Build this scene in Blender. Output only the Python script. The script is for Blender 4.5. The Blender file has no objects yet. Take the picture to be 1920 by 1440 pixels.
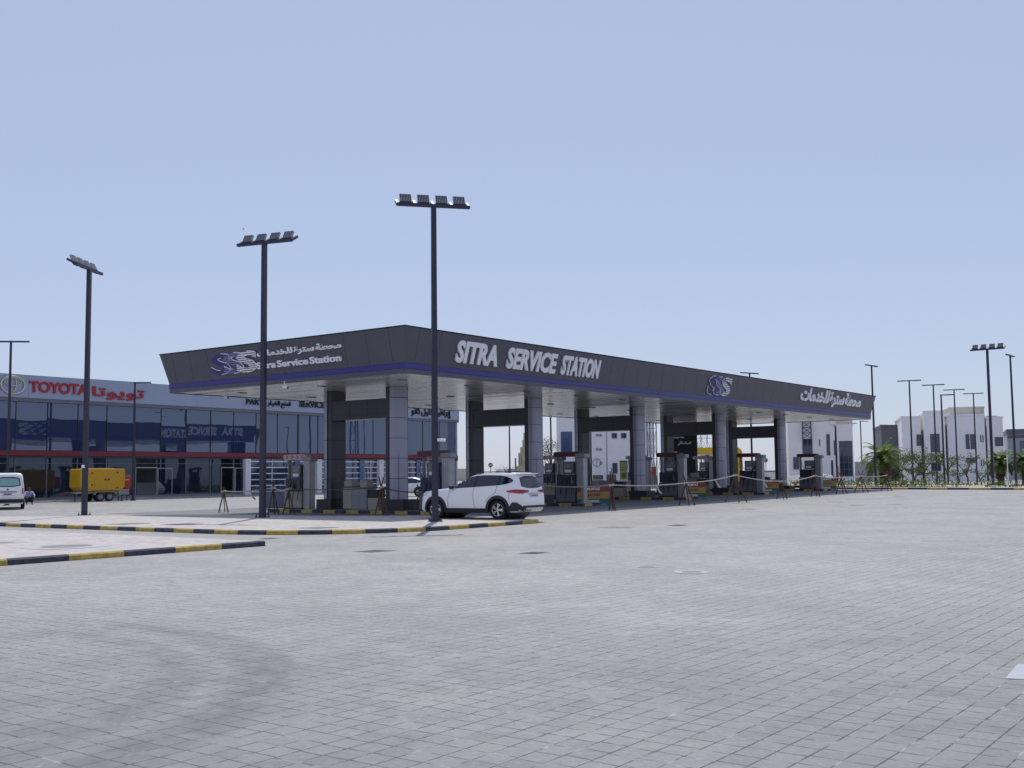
import bpy, bmesh, math, random
from math import sin, cos, pi, radians, sqrt, atan2, hypot
from mathutils import Vector, Matrix
from mathutils.geometry import delaunay_2d_cdt
random.seed(7)
sc = bpy.context.scene
COL = sc.collection
R = random.uniform

# ------------------------------------------------------------------ camera
FPX, PITCH, ROLL, EYE = 2074.35, 0.0821, -0.01111, 1.67
fw = Vector((0, cos(PITCH), sin(PITCH))); rt0 = Vector((1, 0, 0)); up0 = Vector((0, -sin(PITCH), cos(PITCH)))
rt = cos(ROLL) * rt0 + sin(ROLL) * up0; up = -sin(ROLL) * rt0 + cos(ROLL) * up0
cd = bpy.data.cameras.new('camera'); cam = bpy.data.objects.new('camera', cd); COL.objects.link(cam)
cd.sensor_fit = 'HORIZONTAL'; cd.sensor_width = 36; cd.lens = FPX / 1920 * 36
cd.clip_start = 0.1; cd.clip_end = 9000
mw = Matrix((rt, up, -fw)).transposed().to_4x4(); mw.translation = (0, 0, EYE); cam.matrix_world = mw
sc.camera = cam

# ------------------------------------------------------------------ light
SUN_EL, SUN_AZ = radians(59), radians(0)          # azimuth measured from +Y, clockwise
w = bpy.data.worlds.new("World"); sc.world = w; w.use_nodes = True
nt = w.node_tree; bg = nt.nodes['Background']
sky = nt.nodes.new('ShaderNodeTexSky'); sky.sky_type = 'NISHITA'; sky.sun_disc = False
sky.sun_elevation = SUN_EL; sky.sun_rotation = SUN_AZ
sky.air_density = 1.0; sky.dust_density = 0.5; sky.ozone_density = 1.5; sky.altitude = 0
hs = nt.nodes.new('ShaderNodeMix'); hs.data_type = 'RGBA'; hs.blend_type = 'MIX'; hs.inputs[0].default_value = .72
hs.inputs[7].default_value = (3.85, 4.45, 6.2, 1)      # thin even haze of a hot clear day
nt.links.new(sky.outputs[0], hs.inputs[6]); nt.links.new(hs.outputs[2], bg.inputs[0]); bg.inputs[1].default_value = 0.106
sd = bpy.data.lights.new('sun', 'SUN'); sd.energy = 2.7; sd.angle = radians(0.53); sd.color = (1.0, 0.955, 0.89)
so = bpy.data.objects.new('sun', sd); COL.objects.link(so)
sdir = Vector((sin(SUN_AZ) * cos(SUN_EL), cos(SUN_AZ) * cos(SUN_EL), sin(SUN_EL)))
so.rotation_euler = sdir.to_track_quat('Z', 'Y').to_euler()
sc.view_settings.view_transform = 'Standard'; sc.view_settings.look = 'None'
sc.view_settings.exposure = 0.17; sc.view_settings.gamma = 1.0
sc.cycles.max_bounces = 8; sc.cycles.caustics_reflective = False; sc.cycles.caustics_refractive = False
sc.cycles.use_denoising = True; sc.cycles.sample_clamp_indirect = 6.0

# ------------------------------------------------------------------ frames
TH = 0.93118; KX, KY = -4.1959, 42.9436
UX, UY = cos(TH), sin(TH); VX, VY = -sin(TH), cos(TH)
def ab2w(a, b): return KX + a * UX + b * VX, KY + a * UY + b * VY
def w2ab(x, y): x -= KX; y -= KY; return x * UX + y * UY, x * VX + y * VY
def sst(a, b, x):
    t = min(1, max(0, (x - a) / (b - a))); return t * t * (3 - 2 * t)
def zab(a, b): return 0.0056 * min(50, max(0, a - 4)) * (1 - sst(14, 40, b)) + .2 * sst(16, 42, b)
def zg(x, y): return zab(*w2ab(x, y))
def ray(px, py): return fw * FPX + rt * (px - 960) - up * (py - 720)
def at(px, py, dz=0.0):                 # point of the ground (raised by dz) under a pixel of the 1920 px photograph
    d = ray(px, py); z = dz
    for _ in range(8):
        t = (z - EYE) / d.z if d.z < -1e-6 else 1e4
        z = zg(d.x * t, d.y * t) + dz
    t = (z - EYE) / d.z
    return Vector((d.x * t, d.y * t, z))
def far(px, Y, py=895):                 # ground point at depth Y below image column px
    d = ray(px, py); x = d.x * Y / d.y; return Vector((x, Y, zg(x, Y)))
def hgt(px, py, Y):                     # height of a pixel at depth Y
    d = ray(px, py); return EYE + d.z * Y / d.y
def plane_st(px, py, O, X, Y):
    d = ray(px, py); N = X.cross(Y); c = Vector((0, 0, EYE)); t = (O - c).dot(N) / d.dot(N); q = c + d * t - O
    return q.dot(X), q.dot(Y)

# ------------------------------------------------------------------ materials
def newmat(name):
    m = bpy.data.materials.new(name); m.use_nodes = True
    return m, m.node_tree, m.node_tree.nodes['Principled BSDF']
def mk(name, rgb, rough=0.5, metal=0.0, var=0.12, scale=3.0, bump=0.0, bscale=40.0, spec=None, coat=0.0, dirt=0.0):
    m, t, p = newmat(name)
    p.inputs['Roughness'].default_value = rough; p.inputs['Metallic'].default_value = metal
    if spec is not None: p.inputs['Specular IOR Level'].default_value = spec
    if coat: p.inputs['Coat Weight'].default_value = coat; p.inputs['Coat Roughness'].default_value = 0.05
    tc = t.nodes.new('ShaderNodeTexCoord'); nz = t.nodes.new('ShaderNodeTexNoise')
    nz.inputs['Scale'].default_value = scale; nz.inputs['Detail'].default_value = 5; nz.inputs['Roughness'].default_value = .65
    t.links.new(tc.outputs['Object'], nz.inputs['Vector'])
    mx = t.nodes.new('ShaderNodeMix'); mx.data_type = 'RGBA'
    mx.inputs[6].default_value = (*[c * (1 - var) for c in rgb], 1); mx.inputs[7].default_value = (*[min(1, c * (1 + var)) for c in rgb], 1)
    mr = t.nodes.new('ShaderNodeMapRange'); mr.inputs[1].default_value = .3; mr.inputs[2].default_value = .7
    t.links.new(nz.outputs[0], mr.inputs[0]); t.links.new(mr.outputs[0], mx.inputs[0]); t.links.new(mx.outputs[2], p.inputs['Base Color'])
    rr = t.nodes.new('ShaderNodeMapRange'); rr.inputs[3].default_value = max(0.01, rough * .85); rr.inputs[4].default_value = min(1, rough * 1.15)
    t.links.new(nz.outputs[0], rr.inputs[0]); t.links.new(rr.outputs[0], p.inputs['Roughness'])
    if bump:
        n2 = t.nodes.new('ShaderNodeTexNoise'); n2.inputs['Scale'].default_value = bscale; n2.inputs['Detail'].default_value = 4
        t.links.new(tc.outputs['Object'], n2.inputs['Vector'])
        b = t.nodes.new('ShaderNodeBump'); b.inputs['Strength'].default_value = bump; b.inputs['Distance'].default_value = .02
        t.links.new(n2.outputs[0], b.inputs['Height']); t.links.new(b.outputs[0], p.inputs['Normal'])
    return m

def math_node(t, op, a, b=None, c=None):
    n = t.nodes.new('ShaderNodeMath'); n.operation = op
    for i, v in enumerate((a, b, c)):
        if v is None: continue
        if isinstance(v, (int, float)): n.inputs[i].default_value = v
        else: t.links.new(v, n.inputs[i])
    return n.outputs[0]
def mixc(t, f, a, b, mode='MIX'):
    n = t.nodes.new('ShaderNodeMix'); n.data_type = 'RGBA'; n.blend_type = mode
    for i, v in ((0, f), (6, a), (7, b)):
        if isinstance(v, (int, float)): n.inputs[i].default_value = v
        elif isinstance(v, tuple): n.inputs[i].default_value = (*v, 1)
        else: t.links.new(v, n.inputs[i])
    return n.outputs[2]
def noise(t, vec, scale, detail=4, rough=.6, lo=.3, hi=.7):
    n = t.nodes.new('ShaderNodeTexNoise'); n.inputs['Scale'].default_value = scale; n.inputs['Detail'].default_value = detail; n.inputs['Roughness'].default_value = rough
    t.links.new(vec, n.inputs['Vector'])
    mr = t.nodes.new('ShaderNodeMapRange'); mr.inputs[1].default_value = lo; mr.inputs[2].default_value = hi
    t.links.new(n.outputs[0], mr.inputs[0]); return mr.outputs[0]

def paver_material(name, base, dark, joint_dark, joint_light, size=.2, rings=True):
    m, t, p = newmat(name)
    g = t.nodes.new('ShaderNodeNewGeometry'); pos = g.outputs['Position']
    rotn = t.nodes.new('ShaderNodeVectorRotate'); rotn.rotation_type = 'Z_AXIS'; rotn.inputs['Angle'].default_value = -TH
    t.links.new(pos, rotn.inputs['Vector'])
    # hand-laid rows wander a little
    wob = t.nodes.new('ShaderNodeTexNoise'); wob.inputs['Scale'].default_value = .9; wob.inputs['Detail'].default_value = 2
    t.links.new(pos, wob.inputs['Vector'])
    sub = t.nodes.new('ShaderNodeVectorMath'); sub.operation = 'SUBTRACT'; sub.inputs[1].default_value = (.5, .5, .5); t.links.new(wob.outputs[1], sub.inputs[0])
    scl = t.nodes.new('ShaderNodeVectorMath'); scl.operation = 'SCALE'; scl.inputs[3].default_value = .035; t.links.new(sub.outputs[0], scl.inputs[0])
    add = t.nodes.new('ShaderNodeVectorMath'); add.operation = 'ADD'; t.links.new(rotn.outputs[0], add.inputs[0]); t.links.new(scl.outputs[0], add.inputs[1])
    sx = t.nodes.new('ShaderNodeSeparateXYZ'); t.links.new(add.outputs[0], sx.inputs[0])
    X = math_node(t, 'DIVIDE', sx.outputs[0], size); Y0 = math_node(t, 'DIVIDE', sx.outputs[1], size)
    row = math_node(t, 'FLOOR', Y0)
    wn = t.nodes.new('ShaderNodeTexWhiteNoise'); wn.noise_dimensions = '1D'; t.links.new(row, wn.inputs['W'])
    X = math_node(t, 'ADD', X, math_node(t, 'MULTIPLY', wn.outputs[0], .16))
    ix = math_node(t, 'FLOOR', X)
    fx = math_node(t, 'FRACT', X); fy = math_node(t, 'FRACT', Y0)
    ex = math_node(t, 'MINIMUM', fx, math_node(t, 'SUBTRACT', 1, fx)); ey = math_node(t, 'MINIMUM', fy, math_node(t, 'SUBTRACT', 1, fy))
    cv = t.nodes.new('ShaderNodeCombineXYZ'); t.links.new(ix, cv.inputs[0]); t.links.new(row, cv.inputs[1])
    cn = t.nodes.new('ShaderNodeTexWhiteNoise'); cn.noise_dimensions = '2D'; t.links.new(cv.outputs[0], cn.inputs['Vector'])
    cell = cn.outputs[0]
    cs = t.nodes.new('ShaderNodeSeparateColor'); t.links.new(cn.outputs[1], cs.inputs[0])
    jn = noise(t, pos, 9, 3, .6, .35, .65)
    jw = math_node(t, 'ADD', .012, math_node(t, 'MULTIPLY', jn, .034))
    jx = math_node(t, 'LESS_THAN', ex, jw); jy = math_node(t, 'LESS_THAN', ey, jw)
    joint = math_node(t, 'MAXIMUM', jx, jy)
    # slabs: each its own grey, cloudy and dusty
    c0 = mixc(t, cell, tuple(c * .60 for c in base), tuple(c * 1.30 for c in base))
    c0 = mixc(t, math_node(t, 'MULTIPLY', math_node(t, 'POWER', cs.outputs[0], 1.6), .75), c0, dark)
    big = noise(t, pos, .30, 5, .65, .40, .64)
    c0 = mixc(t, math_node(t, 'MULTIPLY', big, .68), c0, dark)
    mid = noise(t, pos, 1.7, 5, .7, .47, .70)
    c0 = mixc(t, math_node(t, 'MULTIPLY', mid, .72), c0, tuple(c * .50 for c in base))
    sand = noise(t, pos, .8, 6, .72, .54, .70)
    c0 = mixc(t, math_node(t, 'MULTIPLY', sand, .42), c0, (.50, .47, .42))
    smear = noise(t, pos, 13, 5, .7, .45, .75)
    c0 = mixc(t, math_node(t, 'MULTIPLY', smear, .35), c0, tuple(c * 1.35 for c in base))
    fine = noise(t, pos, 70, 4, .8, .32, .68)
    c0 = mixc(t, math_node(t, 'MULTIPLY', fine, .50), c0, tuple(c * .45 for c in base))
    c0 = mixc(t, math_node(t, 'MULTIPLY', noise(t, pos, 22, 4, .7, .5, .72), .40), c0, tuple(c * 1.45 for c in base))
    spl = noise(t, pos, 3.6, 6, .62, .675, .73)
    c0 = mixc(t, math_node(t, 'MULTIPLY', spl, .85), c0, (.64, .62, .57))
    oil = noise(t, pos, 1.35, 3, .5, .70, .74)
    c0 = mixc(t, math_node(t, 'MULTIPLY', oil, .55 if rings else .2), c0, (.09, .09, .095))
    if rings:                                # light falloff towards the camera, painted into the paving colour
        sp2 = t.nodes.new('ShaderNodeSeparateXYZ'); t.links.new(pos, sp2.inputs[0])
        light_falloff = t.nodes.new('ShaderNodeMapRange'); light_falloff.interpolation_type = 'SMOOTHSTEP'
        light_falloff.inputs[1].default_value = 24; light_falloff.inputs[2].default_value = 7; light_falloff.inputs[3].default_value = 0; light_falloff.inputs[4].default_value = 1
        t.links.new(math_node(t, 'ADD', math_node(t, 'ADD', sp2.outputs[1], math_node(t, 'MULTIPLY', sp2.outputs[0], .12)), math_node(t, 'MULTIPLY', noise(t, pos, .22, 4, .6, .3, .7), 9)), light_falloff.inputs[0])
        c0 = mixc(t, math_node(t, 'MULTIPLY', light_falloff.outputs[0], .74), c0, mixc(t, math_node(t, 'MULTIPLY', math_node(t, 'ADD', cell, mid), .5), (.205, .203, .20), (.105, .107, .118)))
    if rings:                                # tyre marks of turning lorries
        for (cx, cy, r, wd, st) in ((-6.86, 8.63, 4.83, .34, .46), (-6.86, 8.63, 4.10, .26, .34), (7.5, 15.5, 4.6, .25, .3)):
            sp = t.nodes.new('ShaderNodeSeparateXYZ'); t.links.new(pos, sp.inputs[0])
            dx = math_node(t, 'SUBTRACT', sp.outputs[0], cx); dy = math_node(t, 'SUBTRACT', sp.outputs[1], cy)
            d = math_node(t, 'SQRT', math_node(t, 'ADD', math_node(t, 'MULTIPLY', dx, dx), math_node(t, 'MULTIPLY', dy, dy)))
            e = math_node(t, 'DIVIDE', math_node(t, 'ABSOLUTE', math_node(t, 'SUBTRACT', d, r)), wd)
            k = math_node(t, 'MAXIMUM', math_node(t, 'SUBTRACT', 1, math_node(t, 'MULTIPLY', e, e)), 0)
            sgn = math_node(t, 'SMOOTH_MIN', 1.0, math_node(t, 'MAXIMUM', math_node(t, 'MULTIPLY', math_node(t, 'SUBTRACT', dx, r * .35), .8), 0), .2)
            k = math_node(t, 'MULTIPLY', math_node(t, 'MULTIPLY', k, sgn), noise(t, pos, 3.0, 4, .6, .25, .6))
            c0 = mixc(t, math_node(t, 'MULTIPLY', k, st), c0, (.06, .062, .075))
    jl = noise(t, pos, 3.1, 3, .6, .53, .68)
    jc = mixc(t, jl, joint_dark, joint_light)
    col = mixc(t, math_node(t, 'MULTIPLY', joint, .92), c0, jc)
    t.links.new(col, p.inputs['Base Color']); p.inputs['Roughness'].default_value = .58
    p.inputs['Specular IOR Level'].default_value = .38
    b = t.nodes.new('ShaderNodeBump'); b.inputs['Strength'].default_value = .55; b.inputs['Distance'].default_value = .012
    hgtv = math_node(t, 'ADD', math_node(t, 'SUBTRACT', math_node(t, 'MULTIPLY', cell, .45), joint), math_node(t, 'MULTIPLY', fine, .15))
    t.links.new(hgtv, b.inputs['Height']); t.links.new(b.outputs[0], p.inputs['Normal'])
    return m

M = {}
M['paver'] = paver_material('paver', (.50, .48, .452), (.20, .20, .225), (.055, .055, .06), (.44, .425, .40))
M['pave_pink'] = paver_material('pave_pink', (.60, .55, .52), (.55, .51, .49), (.34, .32, .30), (.5, .48, .45), .2, False)
M['kerb_black'] = mk('kerb_black', (.045, .047, .070), .7, var=.55, scale=7, bump=.4)
M['kerb_yellow'] = mk('kerb_yellow', (.47, .335, .08), .7, var=.38, scale=7, bump=.4)
M['pump_body'] = mk('pump_body', (.13, .132, .155), .45, var=.12)
M['slab'] = mk('slab', (.185, .188, .205), .8, var=.22, scale=.8, bump=.25)
M['grey_blue'] = mk('grey_blue', (.14, .16, .24), .5)
M['disc_red'] = mk('disc_red', (.17, .02, .03), .5)
M['board_red'] = mk('board_red', (.24, .03, .03), .5)
M['pale_plate'] = mk('pale_plate', (.40, .43, .47), .6, var=.1)
M['concrete'] = mk('concrete', (.42, .40, .37), .85, var=.2, scale=5, bump=.4)
M['sand'] = mk('sand', (.46, .40, .31), .95, var=.2, scale=2, bump=.5)
M['panel_grey'] = mk('panel_grey', (.092, .088, .118), .42, .25, var=.06, scale=1.2)
M['panel_lower'] = mk('panel_lower', (.085, .088, .125), .38, .35, var=.06)
M['panel_gap'] = mk('panel_gap', (.012, .012, .016), .8)
M['stripe_blue'] = mk('stripe_blue', (.026, .022, .20), .35, var=.08)
M['alu'] = mk('alu', (.31, .31, .39), .36, .6, var=.07, scale=1.5)
M['alu_light'] = mk('alu_light', (.36, .355, .37), .4, .5, var=.1)
M['panel_black'] = mk('panel_black', (.030, .030, .044), .3, .1, var=.15)
M['plinth'] = mk('plinth', (.018, .018, .024), .45)
M['white'] = mk('white', (.80, .80, .81), .5, var=.05)
M['letter'] = mk('letter', (.84, .84, .88), .4, var=.05)
M['logo_blue'] = mk('logo_blue', (.025, .02, .28), .4)
M['logo_mid'] = mk('logo_mid', (.20, .20, .50), .4)
M['red'] = mk('red', (.42, .022, .03), .45)
M['red_band'] = mk('red_band', (.21, .018, .035), .45)
M['pole'] = mk('pole', (.040, .038, .062), .42, .3, var=.2, scale=2)
M['black'] = mk('black', (.014, .014, .018), .55)
M['rubber'] = mk('rubber', (.016, .016, .018), .85, bump=.2)
M['chrome'] = mk('chrome', (.65, .65, .67), .18, .95)
M['car_white'] = mk('car_white', (.86, .86, .87), .3, 0, var=.02, coat=.8)
M['car_black'] = mk('car_black', (.02, .02, .026), .5)
M['glass_car'] = mk('glass_car', (.008, .011, .025), .04, 0, var=.1, spec=.8)
M['lamp_red'] = mk('lamp_red', (.45, .01, .012), .12, spec=.8)
M['lamp_clear'] = mk('lamp_clear', (.68, .68, .70), .1, spec=.8)
M['plate'] = mk('plate', (.62, .65, .72), .4)
M['yellow'] = mk('yellow', (.60, .33, .015), .42, var=.08)
M['yellow_far'] = mk('yellow_far', (.68, .42, .01), .5)
M['orange_red'] = mk('orange_red', (.50, .05, .015), .5)
M['cream'] = mk('cream', (.37, .335, .275), .55, var=.1)
M['grey'] = mk('grey', (.20, .205, .23), .5, var=.1)
M['grey_light'] = mk('grey_light', (.27, .27, .295), .5, var=.1)
M['maroon'] = mk('maroon', (.085, .014, .022), .4)
M['head_pink'] = mk('head_pink', (.52, .40, .40), .5)
M['nav'] = mk('nav', (.022, .028, .075), .35)
M['screen'] = mk('screen', (.16, .17, .18), .12, spec=.7)
M['wood'] = mk('wood', (.12, .07, .045), .8, var=.35, scale=8, bump=.3)
M['wood_red'] = mk('wood_red', (.10, .042, .036), .75, var=.35, scale=8)
M['tape'] = mk('tape', (.50, .44, .36), .6, var=.25, scale=4)
M['green'] = mk('green', (.025, .095, .055), .5)
M['board_yellow'] = mk('board_yellow', (.36, .21, .05), .5)
M['lime'] = mk('lime', (.20, .22, .09), .5, var=.1)
M['sky_blue'] = mk('sky_blue', (.10, .30, .45), .5)
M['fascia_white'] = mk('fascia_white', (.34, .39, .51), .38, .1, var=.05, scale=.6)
M['mullion'] = mk('mullion', (.05, .052, .07), .4, .4)
M['wall_white'] = mk('wall_white', (.86, .84, .85), .85, var=.05, scale=.8)
M['wall_beige'] = mk('wall_beige', (.55, .50, .43), .85, var=.08, scale=.5)
M['wall_grey'] = mk('wall_grey', (.13, .13, .145), .7, var=.1)
M['wall_mid'] = mk('wall_mid', (.36, .37, .40), .8, var=.1)
M['tower'] = mk('tower', (.44, .37, .29), .85, var=.12, scale=.2)
M['window'] = mk('window', (.025, .037, .075), .06, 0, var=.3, scale=.7, spec=.8)
M['window_blue'] = mk('window_blue', (.06, .11, .24), .1, 0, var=.15, scale=.5, spec=.8)
M['trunk'] = mk('trunk', (.11, .075, .05), .9, var=.35, scale=6, bump=.6)
M['palm_trunk'] = mk('palm_trunk', (.13, .07, .045), .95, var=.4, scale=9, bump=.8)
M['leaf'] = mk('leaf', (.085, .115, .045), .55, var=.5, scale=1.5)
M['leaf_dry'] = mk('leaf_dry', (.12, .12, .045), .6, var=.5, scale=1.5)
M['frond'] = mk('frond', (.135, .205, .06), .5, var=.45, scale=2)
M['frond_dry'] = mk('frond_dry', (.16, .12, .06), .7, var=.3)
def leafy(name):
    m = M[name]; t = m.node_tree; p = t.nodes['Principled BSDF']; tr = t.nodes.new('ShaderNodeBsdfTranslucent')
    src = p.inputs['Base Color'].links[0].from_socket
    t.links.new(mixc(t, 1.0, src, (1.0, 1.25, .55), 'MULTIPLY'), tr.inputs[0])
    mx = t.nodes.new('ShaderNodeMixShader'); mx.inputs[0].default_value = .45
    out = [x for x in t.nodes if x.type == 'OUTPUT_MATERIAL'][0]
    t.links.new(p.outputs[0], mx.inputs[1]); t.links.new(tr.outputs[0], mx.inputs[2]); t.links.new(mx.outputs[0], out.inputs[0])
for k in ('leaf', 'leaf_dry', 'frond', 'frond_dry'): leafy(k)
M['skin'] = mk('skin', (.16, .085, .055), .6)
M['shirt'] = mk('shirt', (.38, .42, .62), .85)
M['trousers'] = mk('trousers', (.03, .032, .05), .85)
M['hair'] = mk('hair', (.012, .010, .010), .7)
M['manhole'] = mk('manhole', (.21, .205, .20), .7, .2, var=.3, bump=.4)
M['patch'] = mk('patch', (.44, .44, .43), .8, var=.1)
M['interior'] = mk('interior', (.60, .60, .58), .8, var=.15)
M['interior_dark'] = mk('interior_dark', (.05, .055, .06), .8)

def soffit_mat():
    m, t, p = newmat('soffit')
    tc = t.nodes.new('ShaderNodeTexCoord'); sp = t.nodes.new('ShaderNodeSeparateXYZ'); t.links.new(tc.outputs['Object'], sp.inputs[0])
    fr = math_node(t, 'FRACT', math_node(t, 'DIVIDE', sp.outputs[0], .3))
    gap = math_node(t, 'LESS_THAN', fr, .045)
    fl = math_node(t, 'FLOOR', math_node(t, 'DIVIDE', sp.outputs[0], .3))
    wn = t.nodes.new('ShaderNodeTexWhiteNoise'); wn.noise_dimensions = '1D'; t.links.new(fl, wn.inputs['W'])
    c = mixc(t, wn.outputs[0], (.80, .765, .745), (.90, .87, .85))
    c = mixc(t, math_node(t, 'MULTIPLY', gap, .8), c, (.10, .10, .11))
    t.links.new(c, p.inputs['Base Color'])
    p.inputs['Metallic'].default_value = .35
    rr = t.nodes.new('ShaderNodeMapRange'); rr.inputs[3].default_value = .16; rr.inputs[4].default_value = .30
    t.links.new(wn.outputs[0], rr.inputs[0]); t.links.new(rr.outputs[0], p.inputs['Roughness'])
    # every plank is tilted by a hair, so reflections break up from plank to plank
    b = t.nodes.new('ShaderNodeBump'); b.inputs['Strength'].default_value = .06; b.inputs['Distance'].default_value = .02
    h = math_node(t, 'SUBTRACT', math_node(t, 'MULTIPLY', math_node(t, 'SINE', math_node(t, 'MULTIPLY', fr, 3.14159)), .5), gap)
    t.links.new(h, b.inputs['Height']); t.links.new(b.outputs[0], p.inputs['Normal'])
    return m
M['soffit'] = soffit_mat()

def glass_mat(name, tint, base, transp, wav=.12, wscale=.55):
    m, t, p = newmat(name)
    p.inputs['Base Color'].default_value = (*base, 1); p.inputs['Roughness'].default_value = .015
    p.inputs['IOR'].default_value = 2.3; p.inputs['Specular Tint'].default_value = (.72, .82, 1, 1)
    tc = t.nodes.new('ShaderNodeTexCoord'); n = t.nodes.new('ShaderNodeTexNoise'); n.inputs['Scale'].default_value = wscale; n.inputs['Detail'].default_value = 1.0
    t.links.new(tc.outputs['Object'], n.inputs['Vector'])
    b = t.nodes.new('ShaderNodeBump'); b.inputs['Strength'].default_value = wav; b.inputs['Distance'].default_value = .08
    t.links.new(n.outputs[0], b.inputs['Height']); t.links.new(b.outputs[0], p.inputs['Normal'])
    if transp > 0:
        tr = t.nodes.new('ShaderNodeBsdfTransparent'); tr.inputs[0].default_value = (*tint, 1)
        mx = t.nodes.new('ShaderNodeMixShader'); mx.inputs[0].default_value = transp
        out = [x for x in t.nodes if x.type == 'OUTPUT_MATERIAL'][0]
        t.links.new(p.outputs[0], mx.inputs[1]); t.links.new(tr.outputs[0], mx.inputs[2]); t.links.new(mx.outputs[0], out.inputs[0])
    return m
M['glass_upper'] = glass_mat('glass_upper', (1, 1, 1), (.026, .040, .10), 0, .045, .4)
M['glass_lower'] = glass_mat('glass_lower', (.62, .75, .85), (.02, .03, .05), .55, .05)

# ------------------------------------------------------------------ mesh helpers
class MB:
    def __init__(s): s.v = []; s.f = []; s.m = []
    def add(s, vs, fs, m=0):
        o = len(s.v); s.v += [tuple(v) for v in vs]; s.f += [tuple(o + i for i in f) for f in fs]; s.m += [m] * len(fs); return s
    def box(s, x0, x1, y0, y1, z0, z1, m=0):
        return s.add([(x0, y0, z0), (x1, y0, z0), (x1, y1, z0), (x0, y1, z0), (x0, y0, z1), (x1, y0, z1), (x1, y1, z1), (x0, y1, z1)],
                     [(0, 3, 2, 1), (4, 5, 6, 7), (0, 1, 5, 4), (1, 2, 6, 5), (2, 3, 7, 6), (3, 0, 4, 7)], m)
    def prism(s, poly, h0, h1, T=None, m=0):      # polygon in xy, extruded along z, moved by T
        n = len(poly); vs = [Vector((x, y, h0)) for x, y in poly] + [Vector((x, y, h1)) for x, y in poly]
        if T is not None: vs = [T @ v for v in vs]
        ar = sum(poly[i][0] * poly[(i + 1) % n][1] - poly[(i + 1) % n][0] * poly[i][1] for i in range(n))
        idx = list(range(n)) if ar > 0 else list(range(n))[::-1]
        fs = [tuple(reversed(idx)), tuple(i + n for i in idx)]
        for k in range(n):
            i, j = idx[k], idx[(k + 1) % n]; fs.append((i, j, j + n, i + n))
        return s.add(vs, fs, m)
    def tube(s, pts, r, n=8, m=0, cap=True):
        pts = [Vector(p) for p in pts]; rs = r if isinstance(r, (list, tuple)) else [r] * len(pts)
        rings = []; prev = None
        for i, p in enumerate(pts):
            d = (pts[min(i + 1, len(pts) - 1)] - pts[max(i - 1, 0)]).normalized()
            if prev is None: a = Vector((0, 0, 1)) if abs(d.z) < .9 else Vector((1, 0, 0)); x = d.cross(a).normalized()
            else: x = (prev - d * prev.dot(d)).normalized()
            prev = x; y = d.cross(x)
            rings.append([p + (x * cos(2 * pi * k / n) + y * sin(2 * pi * k / n)) * rs[i] for k in range(n)])
        vs = [v for rg in rings for v in rg]; fs = []
        for i in range(len(pts) - 1):
            for k in range(n):
                fs.append((i * n + k, i * n + (k + 1) % n, (i + 1) * n + (k + 1) % n, (i + 1) * n + k))
        if cap: fs += [tuple(range(n))[::-1], tuple((len(pts) - 1) * n + k for k in range(n))]
        return s.add(vs, fs, m)
    def cyl(s, c, ax, r, h, n=16, m=0, r2=None):
        c = Vector(c); ax = Vector(ax).normalized()
        return s.tube([c, c + ax * h], [r, r if r2 is None else r2], n, m)
    def bar(s, p, q, wx, wz, m=0):                # square bar from p to q
        p = Vector(p); q = Vector(q); d = (q - p).normalized(); a = Vector((0, 0, 1)) if abs(d.z) < .95 else Vector((1, 0, 0))
        x = d.cross(a).normalized() * wx / 2; y = x.cross(d).normalized() * wz / 2
        vs = [p - x - y, p + x - y, p + x + y, p - x + y, q - x - y, q + x - y, q + x + y, q - x + y]
        return s.add(vs, [(0, 3, 2, 1), (4, 5, 6, 7), (0, 1, 5, 4), (1, 2, 6, 5), (2, 3, 7, 6), (3, 0, 4, 7)], m)
    def build(s, name, mat, parent=None, loc=(0, 0, 0), rz=0, bevel=0, smooth=False, T=None):
        me = bpy.data.meshes.new(name)
        vs = s.v if T is None else [tuple(T @ Vector(v)) for v in s.v]
        me.from_pydata(vs, [], s.f); me.update()
        mats = mat if isinstance(mat, (list, tuple)) else [mat]
        for x in mats: me.materials.append(M[x] if isinstance(x, str) else x)
        if len(mats) > 1: me.polygons.foreach_set('material_index', s.m)
        if bevel or smooth:
            b = bmesh.new(); b.from_mesh(me); bmesh.ops.remove_doubles(b, verts=b.verts, dist=1e-5)
            if bevel:
                es = [e for e in b.edges if len(e.link_faces) == 2 and e.calc_face_angle(0) > .5]
                bmesh.ops.bevel(b, geom=es, offset=bevel, segments=2, affect='EDGES', profile=.5, clamp_overlap=True)
            for f in b.faces: f.smooth = smooth
            b.to_mesh(me); b.free()
            if smooth: me.set_sharp_from_angle(angle=radians(35))
        o = bpy.data.objects.new(name, me); COL.objects.link(o); o.location = loc; o.rotation_euler[2] = rz
        if parent: o.parent = parent
        return o

def tag(o, label, cat, group=None):
    o['label'] = label; o['category'] = cat
    if group: o['group'] = group
    return o
def struct(o): o['kind'] = 'structure'; return o
def thing(name, label, cat, loc=(0, 0, 0), rz=0, group=None):
    o = bpy.data.objects.new(name, None); COL.objects.link(o); o.location = loc; o.rotation_euler[2] = rz
    o.empty_display_size = .3
    return tag(o, label, cat, group)
KIDS = {}
def copy_tree(o, parent=None):
    c = o.copy(); COL.objects.link(c)
    if parent: c.parent = parent
    for ch in list(o.children): copy_tree(ch, c)
    return c
def dup(root, loc, rz, label, group=None):
    c = copy_tree(root); c.location = loc; c.rotation_euler[2] = rz; c['label'] = label
    if group: c['group'] = group
    return c
def L(a, b, dz=0):
    x, y = ab2w(a, b); return (x, y, zab(a, b) + dz)

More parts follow.
